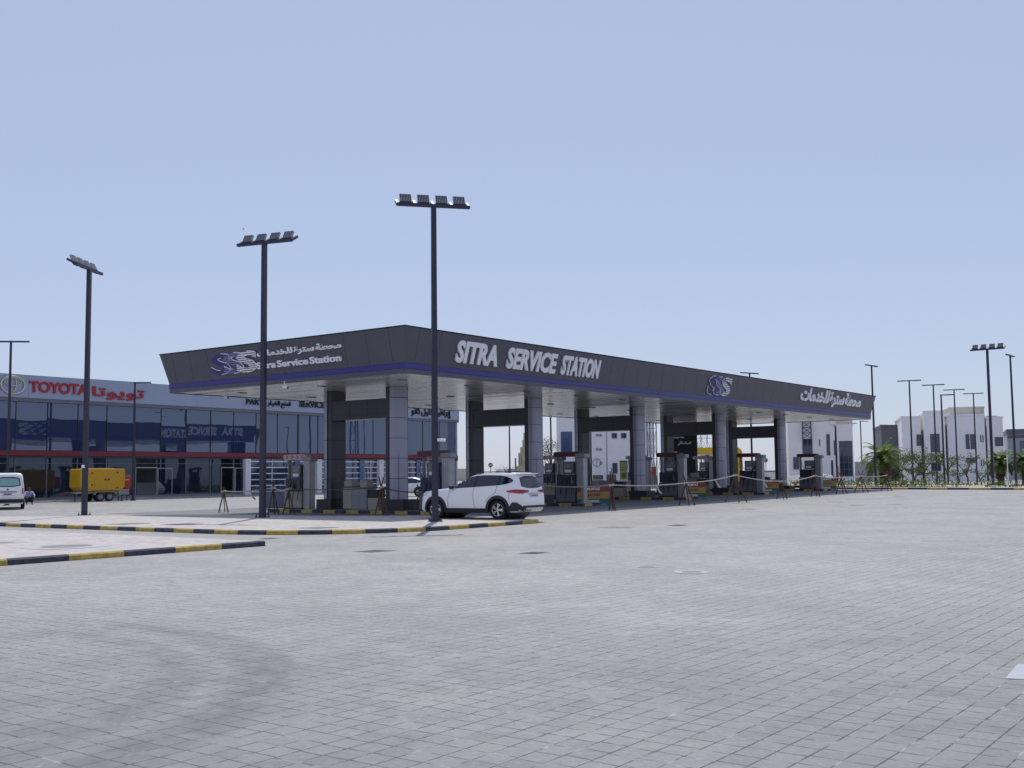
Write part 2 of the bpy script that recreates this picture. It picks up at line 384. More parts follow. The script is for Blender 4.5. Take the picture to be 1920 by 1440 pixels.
AR = {'ا': ('\uFE8D', '\uFE8E', None, None), 'إ': ('\uFE87', '\uFE88', None, None), 'آ': ('\uFE81', '\uFE82', None, None), 'ب': ('\uFE8F', '\uFE90', '\uFE91', '\uFE92'),
      'ت': ('\uFE95', '\uFE96', '\uFE97', '\uFE98'), 'و': ('\uFEED', '\uFEEE', None, None), 'ي': ('\uFEF1', '\uFEF2', '\uFEF3', '\uFEF4'),
      'م': ('\uFEE1', '\uFEE2', '\uFEE3', '\uFEE4'), 'ح': ('\uFEA1', '\uFEA2', '\uFEA3', '\uFEA4'), 'ط': ('\uFEC1', '\uFEC2', '\uFEC3', '\uFEC4'),
      'ة': ('\uFE93', '\uFE94', None, None), 'س': ('\uFEB1', '\uFEB2', '\uFEB3', '\uFEB4'), 'ر': ('\uFEAD', '\uFEAE', None, None),
      'ل': ('\uFEDD', '\uFEDE', '\uFEDF', '\uFEE0'), 'خ': ('\uFEA5', '\uFEA6', '\uFEA7', '\uFEA8'), 'د': ('\uFEA9', '\uFEAA', None, None),
      'ق': ('\uFED5', '\uFED6', '\uFED7', '\uFED8'), 'ع': ('\uFEC9', '\uFECA', '\uFECB', '\uFECC'), 'غ': ('\uFECD', '\uFECE', '\uFECF', '\uFED0'),
      'ه': ('\uFEE9', '\uFEEA', '\uFEEB', '\uFEEC'), 'ك': ('\uFED9', '\uFEDA', '\uFEDB', '\uFEDC'), 'ن': ('\uFEE5', '\uFEE6', '\uFEE7', '\uFEE8'),
      'ص': ('\uFEB9', '\uFEBA', '\uFEBB', '\uFEBC'), 'ف': ('\uFED1', '\uFED2', '\uFED3', '\uFED4'), 'ش': ('\uFEB5', '\uFEB6', '\uFEB7', '\uFEB8'), 'ى': ('\uFEEF', '\uFEF0', None, None)}
def shape(s):
    out = []; prev = False
    for i, c in enumerate(s):
        if c not in AR: out.append(c); prev = False; continue
        nx = i + 1 < len(s) and s[i + 1] in AR; f = AR[c]; dual = f[2] is not None
        out.append(f[3] if prev and nx and dual else f[1] if prev else f[2] if nx and dual else f[0]); prev = dual
    return ''.join(reversed(out))
def text_mesh(s, bold=0.0, ext=.05, shear=0.0, space=1.0, word=1.0):
    c = bpy.data.curves.new('lettering', 'FONT'); c.body = s; c.offset = bold; c.extrude = ext; c.shear = shear; c.space_character = space; c.space_word = word
    c.resolution_u = 3
    o = bpy.data.objects.new('lettering', c); COL.objects.link(o)
    dg = bpy.context.evaluated_depsgraph_get(); e = o.evaluated_get(dg); me = e.to_mesh()
    vs = [tuple(v.co) for v in me.vertices]; fs = [tuple(p.vertices) for p in me.polygons]
    e.to_mesh_clear(); bpy.data.objects.remove(o); bpy.data.curves.remove(c)
    # overlapping letters must not share one plane: stagger connected pieces
    par = list(range(len(vs)))
    def find(i):
        while par[i] != i: par[i] = par[par[i]]; i = par[i]
        return i
    key = {}
    for i, v in enumerate(vs):
        k = (round(v[0], 4), round(v[1], 4))
        if k in key: par[find(i)] = find(key[k])
        else: key[k] = i
    for f in fs:
        for j in f[1:]: par[find(j)] = find(f[0])
    ids = {}
    for i in range(len(vs)): ids.setdefault(find(i), len(ids))
    vs = [(v[0], v[1], v[2] + (.004 * (ids[find(i)] % 4) if v[2] > 0 else 0)) for i, v in enumerate(vs)]
    return vs, fs
def text_on(name, s, mat, parent, O, X, Y, s0, t0, s1, t1, depth=.06, bold=.01, shear=0, arabic=False, lift=0.0, word=1.0, space=1.0):
    """lettering scaled into the rectangle (s0,t0)-(s1,t1) of the plane O,X,Y (parent space)"""
    vs, fs = text_mesh(shape(s) if arabic else s, bold, .05, shear, space, word)
    x0 = min(v[0] for v in vs); x1 = max(v[0] for v in vs); y0 = min(v[1] for v in vs); y1 = max(v[1] for v in vs)
    O = Vector(O); X = Vector(X).normalized(); Y = Vector(Y).normalized(); Z = X.cross(Y)
    b = MB(); out = []
    for v in vs:
        a = s0 + (v[0] - x0) / (x1 - x0) * (s1 - s0); c = t0 + (v[1] - y0) / (y1 - y0) * (t1 - t0); d = lift + (v[2] + .05) / .1 * depth
        out.append(O + X * a + Y * c + Z * d)
    b.add(out, fs)
    return b.build(name, mat, parent)

# ------------------------------------------------------------------ ground
def build_ground():
    av = [-3000, -800, -200, -60, -30, 0, 4, 8] + [8 + 4 * i for i in range(1, 12)] + [54, 60, 80, 120, 250, 800, 4000]
    bv = [-4000, -800, -250, -60, -30, -15, 0, 8, 14] + [14 + 2.6 * i for i in range(1, 11)] + [45, 60, 90, 150, 400, 1200, 4000]
    vs = []; fs = []
    for b in bv:
        for a in av: x, y = ab2w(a, b); vs.append((x, y, zab(a, b)))
    n = len(av)
    for j in range(len(bv) - 1):
        for i in range(n - 1): k = j * n + i; fs.append((k, k + 1, k + n + 1, k + n))
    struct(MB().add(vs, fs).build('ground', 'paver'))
build_ground()

def kerb_run(name, label, pts, width, h, seg=.95, base=0.0, group=None, closed=False, first=0):
    """painted kerb along a polyline of world points; its outer face follows the points, body to the left of travel"""
    P = [Vector((p[0], p[1])) for p in pts]
    d = [0]
    for i in range(1, len(P)): d.append(d[-1] + (P[i] - P[i - 1]).length)
    tot = d[-1]; n = max(1, round(tot / seg))
    def pos(t):
        for i in range(1, len(P)):
            if t <= d[i] + 1e-6:
                f = (t - d[i - 1]) / max(1e-9, d[i] - d[i - 1]); q = P[i - 1].lerp(P[i], f); tg = (P[i] - P[i - 1]).normalized()
                # smooth tangent
                if f < .5 and i > 1: tg = (tg + (P[i - 1] - P[i - 2]).normalized()).normalized() if f < .02 else tg
                return q, Vector((-tg.y, tg.x))
        return P[-1], Vector((-(P[-1] - P[-2]).normalized().y, (P[-1] - P[-2]).normalized().x))
    mb = MB()
    for k in range(n):
        t0 = tot * k / n; t1 = tot * (k + 1) / n - .012
        m = (k + first) % 2; ss = [t0, (t0 + t1) / 2, t1]
        prof = [(0, -.05), (0, h - .03), (.03, h), (width, h), (width, -.05)]
        ring = []
        for t in ss:
            q, nn = pos(t); z = zg(q.x, q.y) + base
            ring.append([(q.x + nn.x * o, q.y + nn.y * o, z + zz) for o, zz in prof])
        vs = [v for r in ring for v in r]; fs = []
        for i in range(2):
            for j in range(4): fs.append((i * 5 + j, (i + 1) * 5 + j, (i + 1) * 5 + j + 1, i * 5 + j + 1))
        fs += [(4, 3, 2, 1, 0), (10, 11, 12, 13, 14)]
        mb.add(vs, fs, m)
    o = mb.build(name, ['kerb_black', 'kerb_yellow'])
    return tag(o, label, 'kerb', group)

IS_H = .13
def arc(c, r, a0, a1, n): return [(c[0] + r * cos(a0 + (a1 - a0) * i / n), c[1] + r * sin(a0 + (a1 - a0) * i / n)) for i in range(n + 1)]
def sheet(name, poly_ab, dz, mat, thick=0.0):
    vs = [L(a, b, dz) for a, b in poly_ab]; mb = MB()
    if thick:
        vs2 = [(v[0], v[1], v[2] - thick) for v in vs]; n = len(vs)
        mb.add(vs + vs2, [tuple(range(n))] + [(i, i + n, (i + 1) % n + n, (i + 1) % n) for i in range(n)])
    else: mb.add(vs, [tuple(range(len(vs)))])
    return mb.build(name, mat)
# forecourt island with the lamp posts: kerb line a=-10.4 (running along b), rounded corner, then b=-6.8
KA = [(-10.4, 19 - 1.5 * i) for i in range(14)] + arc((-5.4, -1.8), 5.0, pi, 1.5 * pi, 14) + [(-4.2, -6.8), (-2.4, -6.75), (-.5, -6.7)]
isl2 = [(-10.3, 19.2)] + [(a + .08, b + .08) for a, b in KA] + [(-.48, -6.4), (.1, -5.4), (1.1, -4), (1.3, -1), (-.2, 2.5), (-.9, 4.5), (-1.0, 9), (-2.2, 11.5), (-4.6, 14.5), (-7.6, 18.6), (-9.4, 20.5), (-10.0, 20.5)]
struct(sheet('forecourt_pavement', isl2[::-1] if False else isl2, IS_H - .004, 'pave_pink', .12))
kerb_run('kerb', 'long black and yellow kerb round the raised forecourt with three lamp posts', [ab2w(*p) for p in KA], .16, IS_H, .98)
def slab_sheet():
    av = [-.4, 4] + [8 + 4 * i for i in range(12)] + [53.2]; vs = []; n = len(av)
    for b in (-1.3, 14, 16.6, 19.2): vs += [L(a, b, .004) for a in av]
    return MB().add(vs, [(j * n + i, j * n + i + 1, (j + 1) * n + i + 1, (j + 1) * n + i) for j in range(3) for i in range(n - 1)]).build('forecourt_slab', 'slab')
struct(slab_sheet())
KB = [(-40, -7.85), (-30, -7.85), (-13.6, -7.75)]
struct(sheet('median_pavement', [(-40, -7.7), (-13.75, -7.6), (-13.55, -4), (-13.4, 24), (-40, 24)], IS_H - .004, 'pave_pink', .12))
kerb_run('kerb', 'short black and yellow kerb closest to the viewer edging the pink pavement', [ab2w(*p) for p in KB], .16, IS_H, 1.35, first=1)

# ------------------------------------------------------------------ canopy
S0, ZM, ZT, OUT = 5.67, 6.085, 7.458, .331
LA, LB = 53.68, 14.755
can = thing('station_canopy', 'huge flat dark grey station canopy with blue stripe and white lettering', 'canopy', (KX, KY, 0), TH)
def canopy():
    # fascia: backing + panels with open joints, four sides
    sides = [((0, LB), (0, 0), (-1, 0)), ((0, 0), (LA, 0), (0, -1)), ((LA, 0), (LA, LB), (1, 0)), ((LA, LB), (0, LB), (0, 1))]
    back = MB(); pan = MB(); low = MB(); stripe = MB(); cope = MB()
    ins = .05
    for (p, q, nrm) in sides:
        p = Vector(p); q = Vector(q); nrm = Vector(nrm); d = (q - p); ln = d.length; d.normalize()
        def pt(s, z, off):          # s along side from p; the top edge runs OUT further at either end
            k = max(0, (z - ZM) / (ZT - ZM)); o = OUT * k
            return p + d * s + nrm * (o + off), z
        def quad(mb, s0, s1, z0, z1, o0, o1, ext0, ext1):
            vs = []
            for o in (o0, o1):
                for (s, z) in ((s0, z0), (s1, z0), (s1, z1), (s0, z1)):
                    k = max(0, (z - ZM) / (ZT - ZM)); ss = s
                    if ext0 and s == s0: ss = s - OUT * k - (o if o > 0 else 0)
                    if ext1 and s == s1: ss = s + OUT * k + (o if o > 0 else 0)
                    v, zz = pt(ss, z, o); vs.append((v.x, v.y, zz))
            mb.add(vs, [(0, 1, 2, 3), (7, 6, 5, 4), (0, 4, 5, 1), (1, 5, 6, 2), (2, 6, 7, 3), (3, 7, 4, 0)])
        quad(back, 0, ln, S0 + .01, ZM, -.06, 0.0, True, True); quad(back, 0, ln, ZM, ZT - .01, -.06, 0.0, True, True)
        n = round(ln / 1.34); e = .55; st = (ln - 2 * e) / n
        cuts = [0, e] + [e + st * i for i in range(1, n)] + [ln - e, ln]
        for i in range(len(cuts) - 1):
            a0, a1 = cuts[i], cuts[i + 1]; f0 = i == 0; f1 = i == len(cuts) - 2
            g0 = 0 if f0 else .007; g1 = 0 if f1 else .007
            quad(pan, a0 + g0, a1 - g1, ZM + .012, ZT, .004, .03, f0, f1)
        n = round(ln / 2.68); st = ln / n
        for i in range(n): quad(low, st * i + .006, st * (i + 1) - .006, S0, S0 + .195, .004, .03, i == 0, i == n - 1)
        quad(stripe, 0, ln, S0 + .205, ZM + .004, .004, .045, True, True)
        quad(cope, 0, ln, ZT + .002, ZT + .05, -.2, .045, True, True)
    back.build('fascia_backing', 'panel_gap', can); pan.build('fascia', 'panel_grey', can)
    low.build('lower_fascia', 'panel_lower', can); stripe.build('blue_stripe', 'stripe_blue', can)
    cope.build('coping', 'panel_gap', can)
    MB().box(.0, LA, .0, LB, 7.0, 7.2).build('roof', 'grey_light', can)
    sf = MB(); sf.add([(.03, .03, S0 + .03), (LA - .03, .03, S0 + .03), (LA - .03, LB - .03, S0 + .03), (.03, LB - .03, S0 + .03)], [(3, 2, 1, 0)])
    sf.build('soffit', 'soffit', can)
    for i in range(12):
        for j, b in enumerate((2.2, 7.0, 12.4)):
            a = 2.3 + i * 4.45
            if j == 1 and min(abs(a - c) for c in CA) < 1.0: continue
            x = MB().box(a - .22, a + .22, b - .10, b + .10, S0 - .004, S0 + .028).box(a - .18, a + .18, b - .07, b + .07, S0 - .008, S0 - .004, 1)
            x.build('soffit_light', ['grey', 'screen'], can)
CA = [5.0, 15.6, 26.4, 37.4, 47.8]
JZ = [.64, 1.57, 2.48, 3.38, 4.29, 5.2, S0 + .03]
def frames():
    def rp(c, b0, b1, flip):      # rounded cap in plan: outer edge b0
        r = .3; s = 1 if b1 > b0 else -1
        pts = [(c + .5, b1)] ; n = 7
        for i in range(n + 1): t = pi / 2 * i / n; pts.append((c + .5 - r + r * cos(t), b0 + s * (r - r * sin(t))))
        for i in range(n + 1): t = pi / 2 * i / n; pts.append((c - .5 + r - r * sin(t), b0 + s * (r - r * cos(t))))
        pts.append((c - .5, b1)); return pts
    for c in CA:
        zb = zab(c, 7) + .15
        for (b0, b1, b2) in ((4.6, 4.97, 5.25), (9.35, 8.98, 8.70)):
            s = 1 if b1 > b0 else -1
            m = MB(); dk = MB()
            poly = rp(c, b0, b1, s < 0); core = [(c + (x - c) * .96, b0 + (y - b0) * .94 + s * .02) for x, y in poly]
            for i in range(len(JZ) - 1):
                m.prism(poly, JZ[i] + .012, JZ[i + 1] - .012, m=0)
                y0, y1 = sorted((b1 + s * .004, b2)); dk.box(c - .46, c + .46, y0, y1, JZ[i] + .01, JZ[i + 1] - .01, 0)
            m.prism(core, zb - .02, S0 + .02, m=1)
            col = m.build('column', ['alu', 'panel_gap'], can)
            y0, y1 = sorted((b1 + s * .02, b2 - s * .02)); dk.box(c - .44, c + .44, y0, y1, zb - .02, S0 + .02, 1)
            dk.build('jamb', ['panel_black', 'panel_gap'], col)
            if b0 < 7: pl = MB().box(c - .56, c + .56, 4.12, 5.32, zb - .01, JZ[0])
            else: pl = MB().box(c - .56, c + .56, 8.62, 9.62, zb - .01, JZ[0])
            pl.build('plinth', 'plinth', col, bevel=.02)
        bm = MB()
        n = 3; y0, y1 = 5.256, 8.694
        for i in range(n):
            a0 = y0 + (y1 - y0) * i / n + .006; a1 = y0 + (y1 - y0) * (i + 1) / n - .006
            bm.box(c - .45, c + .45, a0, a1, 4.50, 5.19); bm.box(c - .45, c + .45, a0, a1, 4.30, 4.49)
        bm.box(c - .43, c + .43, y0, y1, 4.33, 5.16, 1)
        bm.build('beam', ['panel_black', 'panel_gap'], can)
        # warning stickers on the inner face of the far column
        st = MB(); f = 8.697
        for zz, k in ((2.05, 0), (1.62, 1)):
            st.cyl((c + .02, f, zz + .13), (0, -1, 0), .045, .005, 12)
            for j in range(2): st.box(c - .12, c + .13, f - .005, f, zz - .02 - j * .055, zz + .012 - j * .055)
        st.build('warning_sticker', 'red', can)
canopy(); frames()
CANW = Matrix.Translation((KX, KY, 0)) @ Matrix.Rotation(TH, 4, 'Z')
def pix_on(O, X, Y, box, T):        # photograph pixels (bottom-left, top-right of a text) on a plane given in parent space
    O2 = T @ Vector(O); X2 = (T.to_3x3() @ Vector(X)).normalized(); Y2 = (T.to_3x3() @ Vector(Y)).normalized()
    s0, t0 = plane_st(box[0], box[1], O2, X2, Y2); s1, t1 = plane_st(box[2], box[3], O2, X2, Y2); return s0, t0, s1, t1
sl = OUT / (ZT - ZM)
OL, XL, YL = (-.03, 0, ZM), (0, -1, 0), (-sl, 0, 1)          # end face towards the viewer's left
OR_, XR, YR = (0, -.03, ZM), (1, 0, 0), (0, -sl, 1)          # long face
OB, XB, YB = (0, LB + .03, ZM), (-1, 0, 0), (0, sl, 1)       # long face behind, seen mirrored in the showroom glass
def clip_y(poly, y0, y1):
    for lim, sg in ((y0, 1), (y1, -1)):
        out = []
        for i in range(len(poly)):
            p, q = poly[i], poly[(i + 1) % len(poly)]; dp, dq = (p[1] - lim) * sg, (q[1] - lim) * sg
            if dp >= 0: out.append(p)
            if (dp > 0) != (dq > 0) and dp != dq: f = dp / (dp - dq); out.append((p[0] + (q[0] - p[0]) * f, p[1] + (q[1] - p[1]) * f))
        poly = out
        if len(poly) < 3: return []
    return poly
def ss_logo(parent, O, X, Y, s0, t0, s1, t1, flip):
    """three overlapping letters S cut into horizontal stripes"""
    O = Vector(O); X = Vector(X).normalized(); Y = Vector(Y).normalized(); Z = X.cross(Y)
    W = s1 - s0; H = t1 - t0
    T = Matrix((X, Y, Z)).transposed().to_4x4(); T.translation = O + X * s0 + Y * t0
    vs, fs = text_mesh('S', .035, 0.0)
    x0 = min(v[0] for v in vs); x1 = max(v[0] for v in vs); y0 = min(v[1] for v in vs); y1 = max(v[1] for v in vs)
    sw = W * .43; step = W * .28; rows = 10
    P2 = [((v[0] - x0) / (x1 - x0), (v[1] - y0) / (y1 - y0)) for v in vs]
    cnt = {}
    for f in fs:
        for i in range(len(f)): e = (f[i], f[(i + 1) % len(f)]); k = tuple(sorted(e)); cnt[k] = (cnt.get(k, (0, 0))[0] + 1, e)
    for k in range(3):
        kk = k if not flip else 2 - k
        def put(p, z): return T @ Vector((kk * step + p[0] * sw + p[1] * W * .05, p[1] * H, z))
        z = .03 + .015 * k; b = MB(); o = MB()
        for f in fs:
            poly = [P2[i] for i in f]
            for r in range(rows):
                c = clip_y(poly, r / rows, (r + .58) / rows)
                if c: b.add([put(p, z) for p in c], [tuple(range(len(c)))])
        for kx, (c, e) in cnt.items():
            if c != 1: continue
            p, q = P2[e[0]], P2[e[1]]; nx = (q[1] - p[1]); nx = nx if not flip else -nx
            if nx > .004: o.tube([put(p, z), put(q, z)], .020, 4)
        mt = ('logo_blue', 'logo_mid', 'letter')[k if not flip else (0, 1, 1)[k]] if not flip else ('letter', 'logo_mid', 'logo_blue')[k]
        st = b.build('logo_stripes', mt, parent); o.build('logo_outline', 'letter', st)
bx = pix_on(OL, XL, YL, (398, 704, 479, 656), CANW); ss_logo(can, OL, XL, YL, *bx, False)
text_on('arabic_lettering', 'محطة سترة للخدمات', 'letter', can, OL, XL, YL, *pix_on(OL, XL, YL, (485, 672, 640, 639), CANW), depth=.06, bold=.038, arabic=True, lift=.005, word=.45)
text_on('english_lettering', 'Sitra Service Station', 'letter', can, OL, XL, YL, *pix_on(OL, XL, YL, (485, 692, 640, 663), CANW), depth=.08, bold=.03, lift=.005, word=.6)
bxr = pix_on(OR_, XR, YR, (851, 679, 1126, 675), CANW)
wds = (('SITRA', 0, .258), ('SERVICE', .315, .66), ('STATION', .70, 1.0))
for O, X, Y, s0, t0, s1, t1 in ((OR_, XR, YR, *bxr), (OB, XB, YB, -51.9, bxr[1], -40.5, bxr[3])):
    for word, f0, f1 in wds:
        text_on('sign_lettering', word, 'letter', can, O, X, Y, s0 + (s1 - s0) * f0, t0, s0 + (s1 - s0) * f1, t1, depth=.06, bold=.042, shear=.05, lift=.005, space=1.02)
bx = pix_on(OR_, XR, YR, (1322, 738, 1373, 709), CANW); ss_logo(can, OR_, XR, YR, *bx, True)
ss_logo(can, OB, XB, YB, -28.2, bx[1], -24.9, bx[3], True)
text_on('arabic_lettering', 'محطة سترة للخدمات', 'letter', can, OR_, XR, YR, *pix_on(OR_, XR, YR, (1497, 757, 1616, 741), CANW), depth=.06, bold=.046, arabic=True, lift=.005, word=.4)
# cameras hanging under the canopy edge
CAMS = [(422, 742, 'white security camera hanging under the canopy soffit beside the canopy outer end'),
        (533, 722, 'white security camera hanging under the soffit below the striped logo sign'),
        (575, 751, 'white security camera hanging under the soffit above the black SERVICE lettering'),
        (820, 765, 'white security camera hanging under the soffit above the black Arabic name lettering')]
def sec_camera():
    t = thing('security_camera', '', 'security camera', (0, 0, 0), 0, 'security cameras under the canopy')
    MB().tube([(0, 0, 0), (0, 0, -.12), (.03, -.06, -.2)], .022, 8).build('bracket', 'white', t)
    b = MB(); b.cyl((.03, .10, -.22), (0, -1, -.25), .05, .28, 12); b.build('housing', 'white', t)
    MB().cyl((.03, -.175, -.29), (0, -1, -.25), .042, .012, 12).build('lens', 'black', t)
    return t
sc0 = sec_camera()
for i, (px, py, lab) in enumerate(CAMS):
    d = ray(px, py - 6); tt = (S0 - EYE) / d.z; loc = (d.x * tt, d.y * tt, S0 + .03)
    if i == 0: o = sc0; o.location = loc; o.rotation_euler[2] = TH; o['label'] = lab
    else: dup(sc0, loc, TH, lab)

# ------------------------------------------------------------------ pump islands
ORD = ['first', 'second', 'third', 'fourth', 'fifth']
ISL = 'fuel pump islands under the canopy'
def pump_island(i, c):
    t = thing('pump_island', f'black and yellow edged pump island under the {ORD[i]} column frame from the SUV', 'pump island', L(c, 7), TH, ISL)
    y0, y1, x = -5.6, 5.6, .82
    MB().box(-x + .13, x - .13, y0 + .13, y1 - .13, -.05, .148).build('slab', 'concrete', t)
    k = MB(); n = 15; st = (y1 - y0) / n
    for j in range(n):
        for sx in (-1, 1):
            xa, xb = sorted((sx * x, sx * (x - .129))); k.box(xa, xb, y0 + st * j + .006, y0 + st * (j + 1) - .006, -.05, .15, j % 2)
    for sy in (y0, y1 - .129):
        for j in range(2): k.box(-x + .13 + j * (x - .13), j * (x - .13) - .006, sy, sy + .129, -.05, .15, (j + 1) % 2)
    k.build('kerb_edging', ['kerb_black', 'kerb_yellow'], t)
for i, c in enumerate(CA): pump_island(i, c)

def dispenser(headmat, name='fuel_dispenser'):
    """local y runs along the island (towards the far end), faces are +-x, the silver mast stands at -y"""
    t = thing(name, '', 'fuel pump', (0, 0, 0), 0, 'fuel pumps')
    MB().box(-.30, .30, -.38, .85, 0, .07).build('base', 'black', t)
    cab = MB().box(-.27, .27, -.36, .22, .07, .84).box(-.27, .27, .232, .83, .07, .84)
    for sx in (-1, 1):
        for y in (-.32, .27): cab.box(*sorted((sx * .271, sx * .276)), y, y + .52, .12, .79)
    cab.build('cabinet', 'pump_body' if headmat == 'maroon' else 'cream', t, bevel=.012)
    mid = MB().box(-.235, .235, -.34, .81, .85, 1.46); mid.build('nozzle_panel', 'nav', t, bevel=.015)
    hd = MB().box(-.22, .22, -.22, .42, 1.47, 2.12); h = hd.build('display_head', 'pump_body', t, bevel=.02)
    for sx in (-1, 1):
        a, b = sorted((sx * .221, sx * .228)); MB().box(a, b, -.12, .32, 1.78, 2.04).build('screen', 'screen', h)
        a, b = sorted((sx * .221, sx * .229)); MB().box(a, b, -.10, .30, 1.56, 1.70).build('keypad', 'white', h)
    for y in (-.36, .74): MB().box(-.06, .06, y, y + .09, .85, 2.36).build('upright', 'grey', t)
    hdr = MB(); prof = [(-.5, 0), (.93, 0), (1.0, .05), (1.02, .13), (1.0, .21), (.93, .26), (-.5, .26), (-.57, .21), (-.59, .13), (-.57, .05)]
    Tm = Matrix(((0, 0, 1, 0), (1, 0, 0, 0), (0, 1, 0, 2.36), (0, 0, 0, 1)))
    hdr.prism(prof, -.2, .2, Tm); hp = hdr.build('header', headmat, t)
    for sx in (-1, 1):
        for k in range(4):
            dots = MB(); cy = -.33 + k * .36; dots.cyl((sx * .2, cy, 2.49), (sx, 0, 0), .085, .006, 14, 0); dots.cyl((sx * .2, cy, 2.49), (sx, 0, 0), .052, .009, 14, 1)
            dots.bar((sx * .211, cy - .05, 2.45), (sx * .211, cy + .05, 2.53), .004, .02, 0)
            dots.build('fuel_grade_disc', ['disc_red' if headmat == 'maroon' else 'red_band', headmat], hp)
    mast = MB().box(-.19, .19, -.82, -.40, 0, 2.28)
    for yy in (-.72, -.61, -.5): mast.box(-.194, .194, yy - .006, yy + .006, .1, 2.2, 1)
    ms = mast.build('mast', ['alu_light', 'grey'], t)
    MB().box(-.24, .24, -.95, -.36, 2.282, 2.50).build('mast_cap', 'grey_light', ms, bevel=.03)
    cols = ['red', 'board_yellow', 'black', 'green']
    for sx in (-1, 1):
        for k in range(3):
            y = -.18 + k * .34; x = sx * .25
            nz = MB(); nz.box(x - .03, x + .03, y - .045, y + .045, .98, 1.16); nz.tube([(x + sx * .03, y, 1.12), (x + sx * .07, y, 1.22), (x + sx * .05, y, 1.34)], .018, 6)
            n = nz.build('nozzle', cols[(k + (0 if sx > 0 else 1)) % 4], t)
            pts = [(x + sx * .03, y, 1.02)]
            for q in range(1, 9):
                f = q / 9; pts.append((x + sx * (.06 + .10 * sin(f * pi)), y - .10 * f, 1.0 - .82 * sin(f * pi) + .0 + f * .5))
            pts += [(x + sx * .03, -.40 if y < .2 else .80, 1.75), (sx * .12, -.40 if y < .2 else .80, 2.32)]
            MB().tube(pts, .014, 6).build('hose', 'black', n)
    return t
dn = dispenser('maroon'); df = dispenser('head_pink')
NEAR = ['fuel pump with maroon header beside the white SUV bonnet', 'maroon topped fuel pump behind the white SUV tailgate',
        'maroon topped fuel pump beside the black bank machine pylon', 'maroon topped fuel pump between the fourth and fifth silver columns', 'maroon topped fuel pump standing beyond the last silver column']
FAR = ['pale headed fuel pump near the first lamp posts, beyond the first column frame', 'pale headed fuel pump partly behind the SUV roof and the second column frame', 'pale headed fuel pump peeking out behind the second silver column',
       'pale headed fuel pump mostly hidden by the third silver column', 'pale headed fuel pump seen through the gap below the yellow canopy']
for i, c in enumerate(CA):
    for k, (b, src, lab) in enumerate(((2.6, dn, NEAR[i]), (11.3, df, FAR[i]))):
        loc = L(c, b, .149)
        if i == 0: src.location = loc; src.rotation_euler[2] = TH; src['label'] = lab
        else: dup(src, loc, TH, lab)

# service cabinets between the columns of each frame
def service_unit():
    t = thing('service_cabinet', '', 'service cabinet', (0, 0, 0), 0, 'service cabinets on the pump islands')
    MB().box(-.28, .28, .55, 1.15, .04, 1.02).build('bin', 'cream', t, bevel=.04)
    MB().box(-.26, .26, .6, 1.1, 1.05, 1.34).build('bin_hood', 'cream', t, bevel=.05)
    MB().box(-.30, .30, -.42, .535, .0, 1.0).build('cabinet', 'grey', t, bevel=.015)
    d = MB()
    for y in (-.38, .08): d.box(-.306, -.301, y, y + .42, .06, .62)
    d.box(-.306, -.301, -.38, .5, .68, .94); d.build('cabinet_door', 'grey_light', t)
    MB().box(-.24, .24, -.36, .12, 1.002, 1.36).build('towel_box', 'cream', t, bevel=.06)
    MB().box(-.28, .28, -1.1, -.44, .0, .55).build('bucket', 'cream', t, bevel=.03)
    MB().box(-.24, .24, -1.06, -.48, .56, .92).build('washer_box', 'plinth', t, bevel=.03)
    MB().tube([(-.1, -.2, 1.36), (-.1, -.2, 1.7), (-.05, -.1, 1.78)], .02, 6).build('squeegee', 'black', t)
    return t
su = service_unit()
for i, c in enumerate(CA):
    lab = f'grey and cream service cabinet within the {ORD[i]} column frame from the SUV'
    if i == 0: su.location = L(c, 7.0, .149); su.rotation_euler[2] = TH; su['label'] = lab
    else: dup(su, L(c, 7.0, .149), TH, lab)

# fuel grade boards
def grade_board():
    t = thing('fuel_grade_board', '', 'fuel board', (0, 0, 0), 0, 'three colour fuel grade boards')
    for (z, h, mat, txt, tm) in ((.72, .26, 'board_red', 'MUMTAZ', 'letter'), (.35, .36, 'board_yellow', 'JAYYID', 'black'), (.12, .22, 'green', 'DIESEL', 'letter')):
        b = MB().box(-.95, .95, -.03, .03, z, z + h - .012).build('board', mat, t)
        text_on('lettering', txt, tm, b, (0, -.031, z), (1, 0, 0), (0, 0, 1), -.38, h * .22, .38, h * .74, depth=.006, bold=.02)
    f = MB()
    for x in (-.9, .9): f.box(x - .03, x + .03, .031, .08, 0, .98); f.box(x - .03, x + .03, -.25, .3, 0, .05)
    f.box(-.95, .95, .031, .08, .02, .1); f.build('stand', 'sky_blue', t); MB().box(-.86, .86, .032, .05, .16, .94).build('back_panel', 'grey_blue', t)
    return t
gb = grade_board()
GBP = [(1113, 948, 'fuel grade board in red, yellow and green stripes just behind the SUV tailgate'), (1299, 936, 'red, yellow and green fuel grade board in front of the third and fourth columns'),
       (1440, 925.5, 'red, yellow and green fuel grade board just before the last silver column'), (1551, 920, 'red, yellow and green fuel grade board beyond the last pump, furthest along the canopy'),
       (524, 957.5, 'fuel grade board turned away, its blue grey back beside the pale headed pump')]
for i, (px, py, lab) in enumerate(GBP):
    p = at(px, py); r = TH - .45 + (2.5 if i == 4 else 0)
    if i == 0: gb.location = p; gb.rotation_euler[2] = r; gb['label'] = lab
    else: dup(gb, p, r, lab)

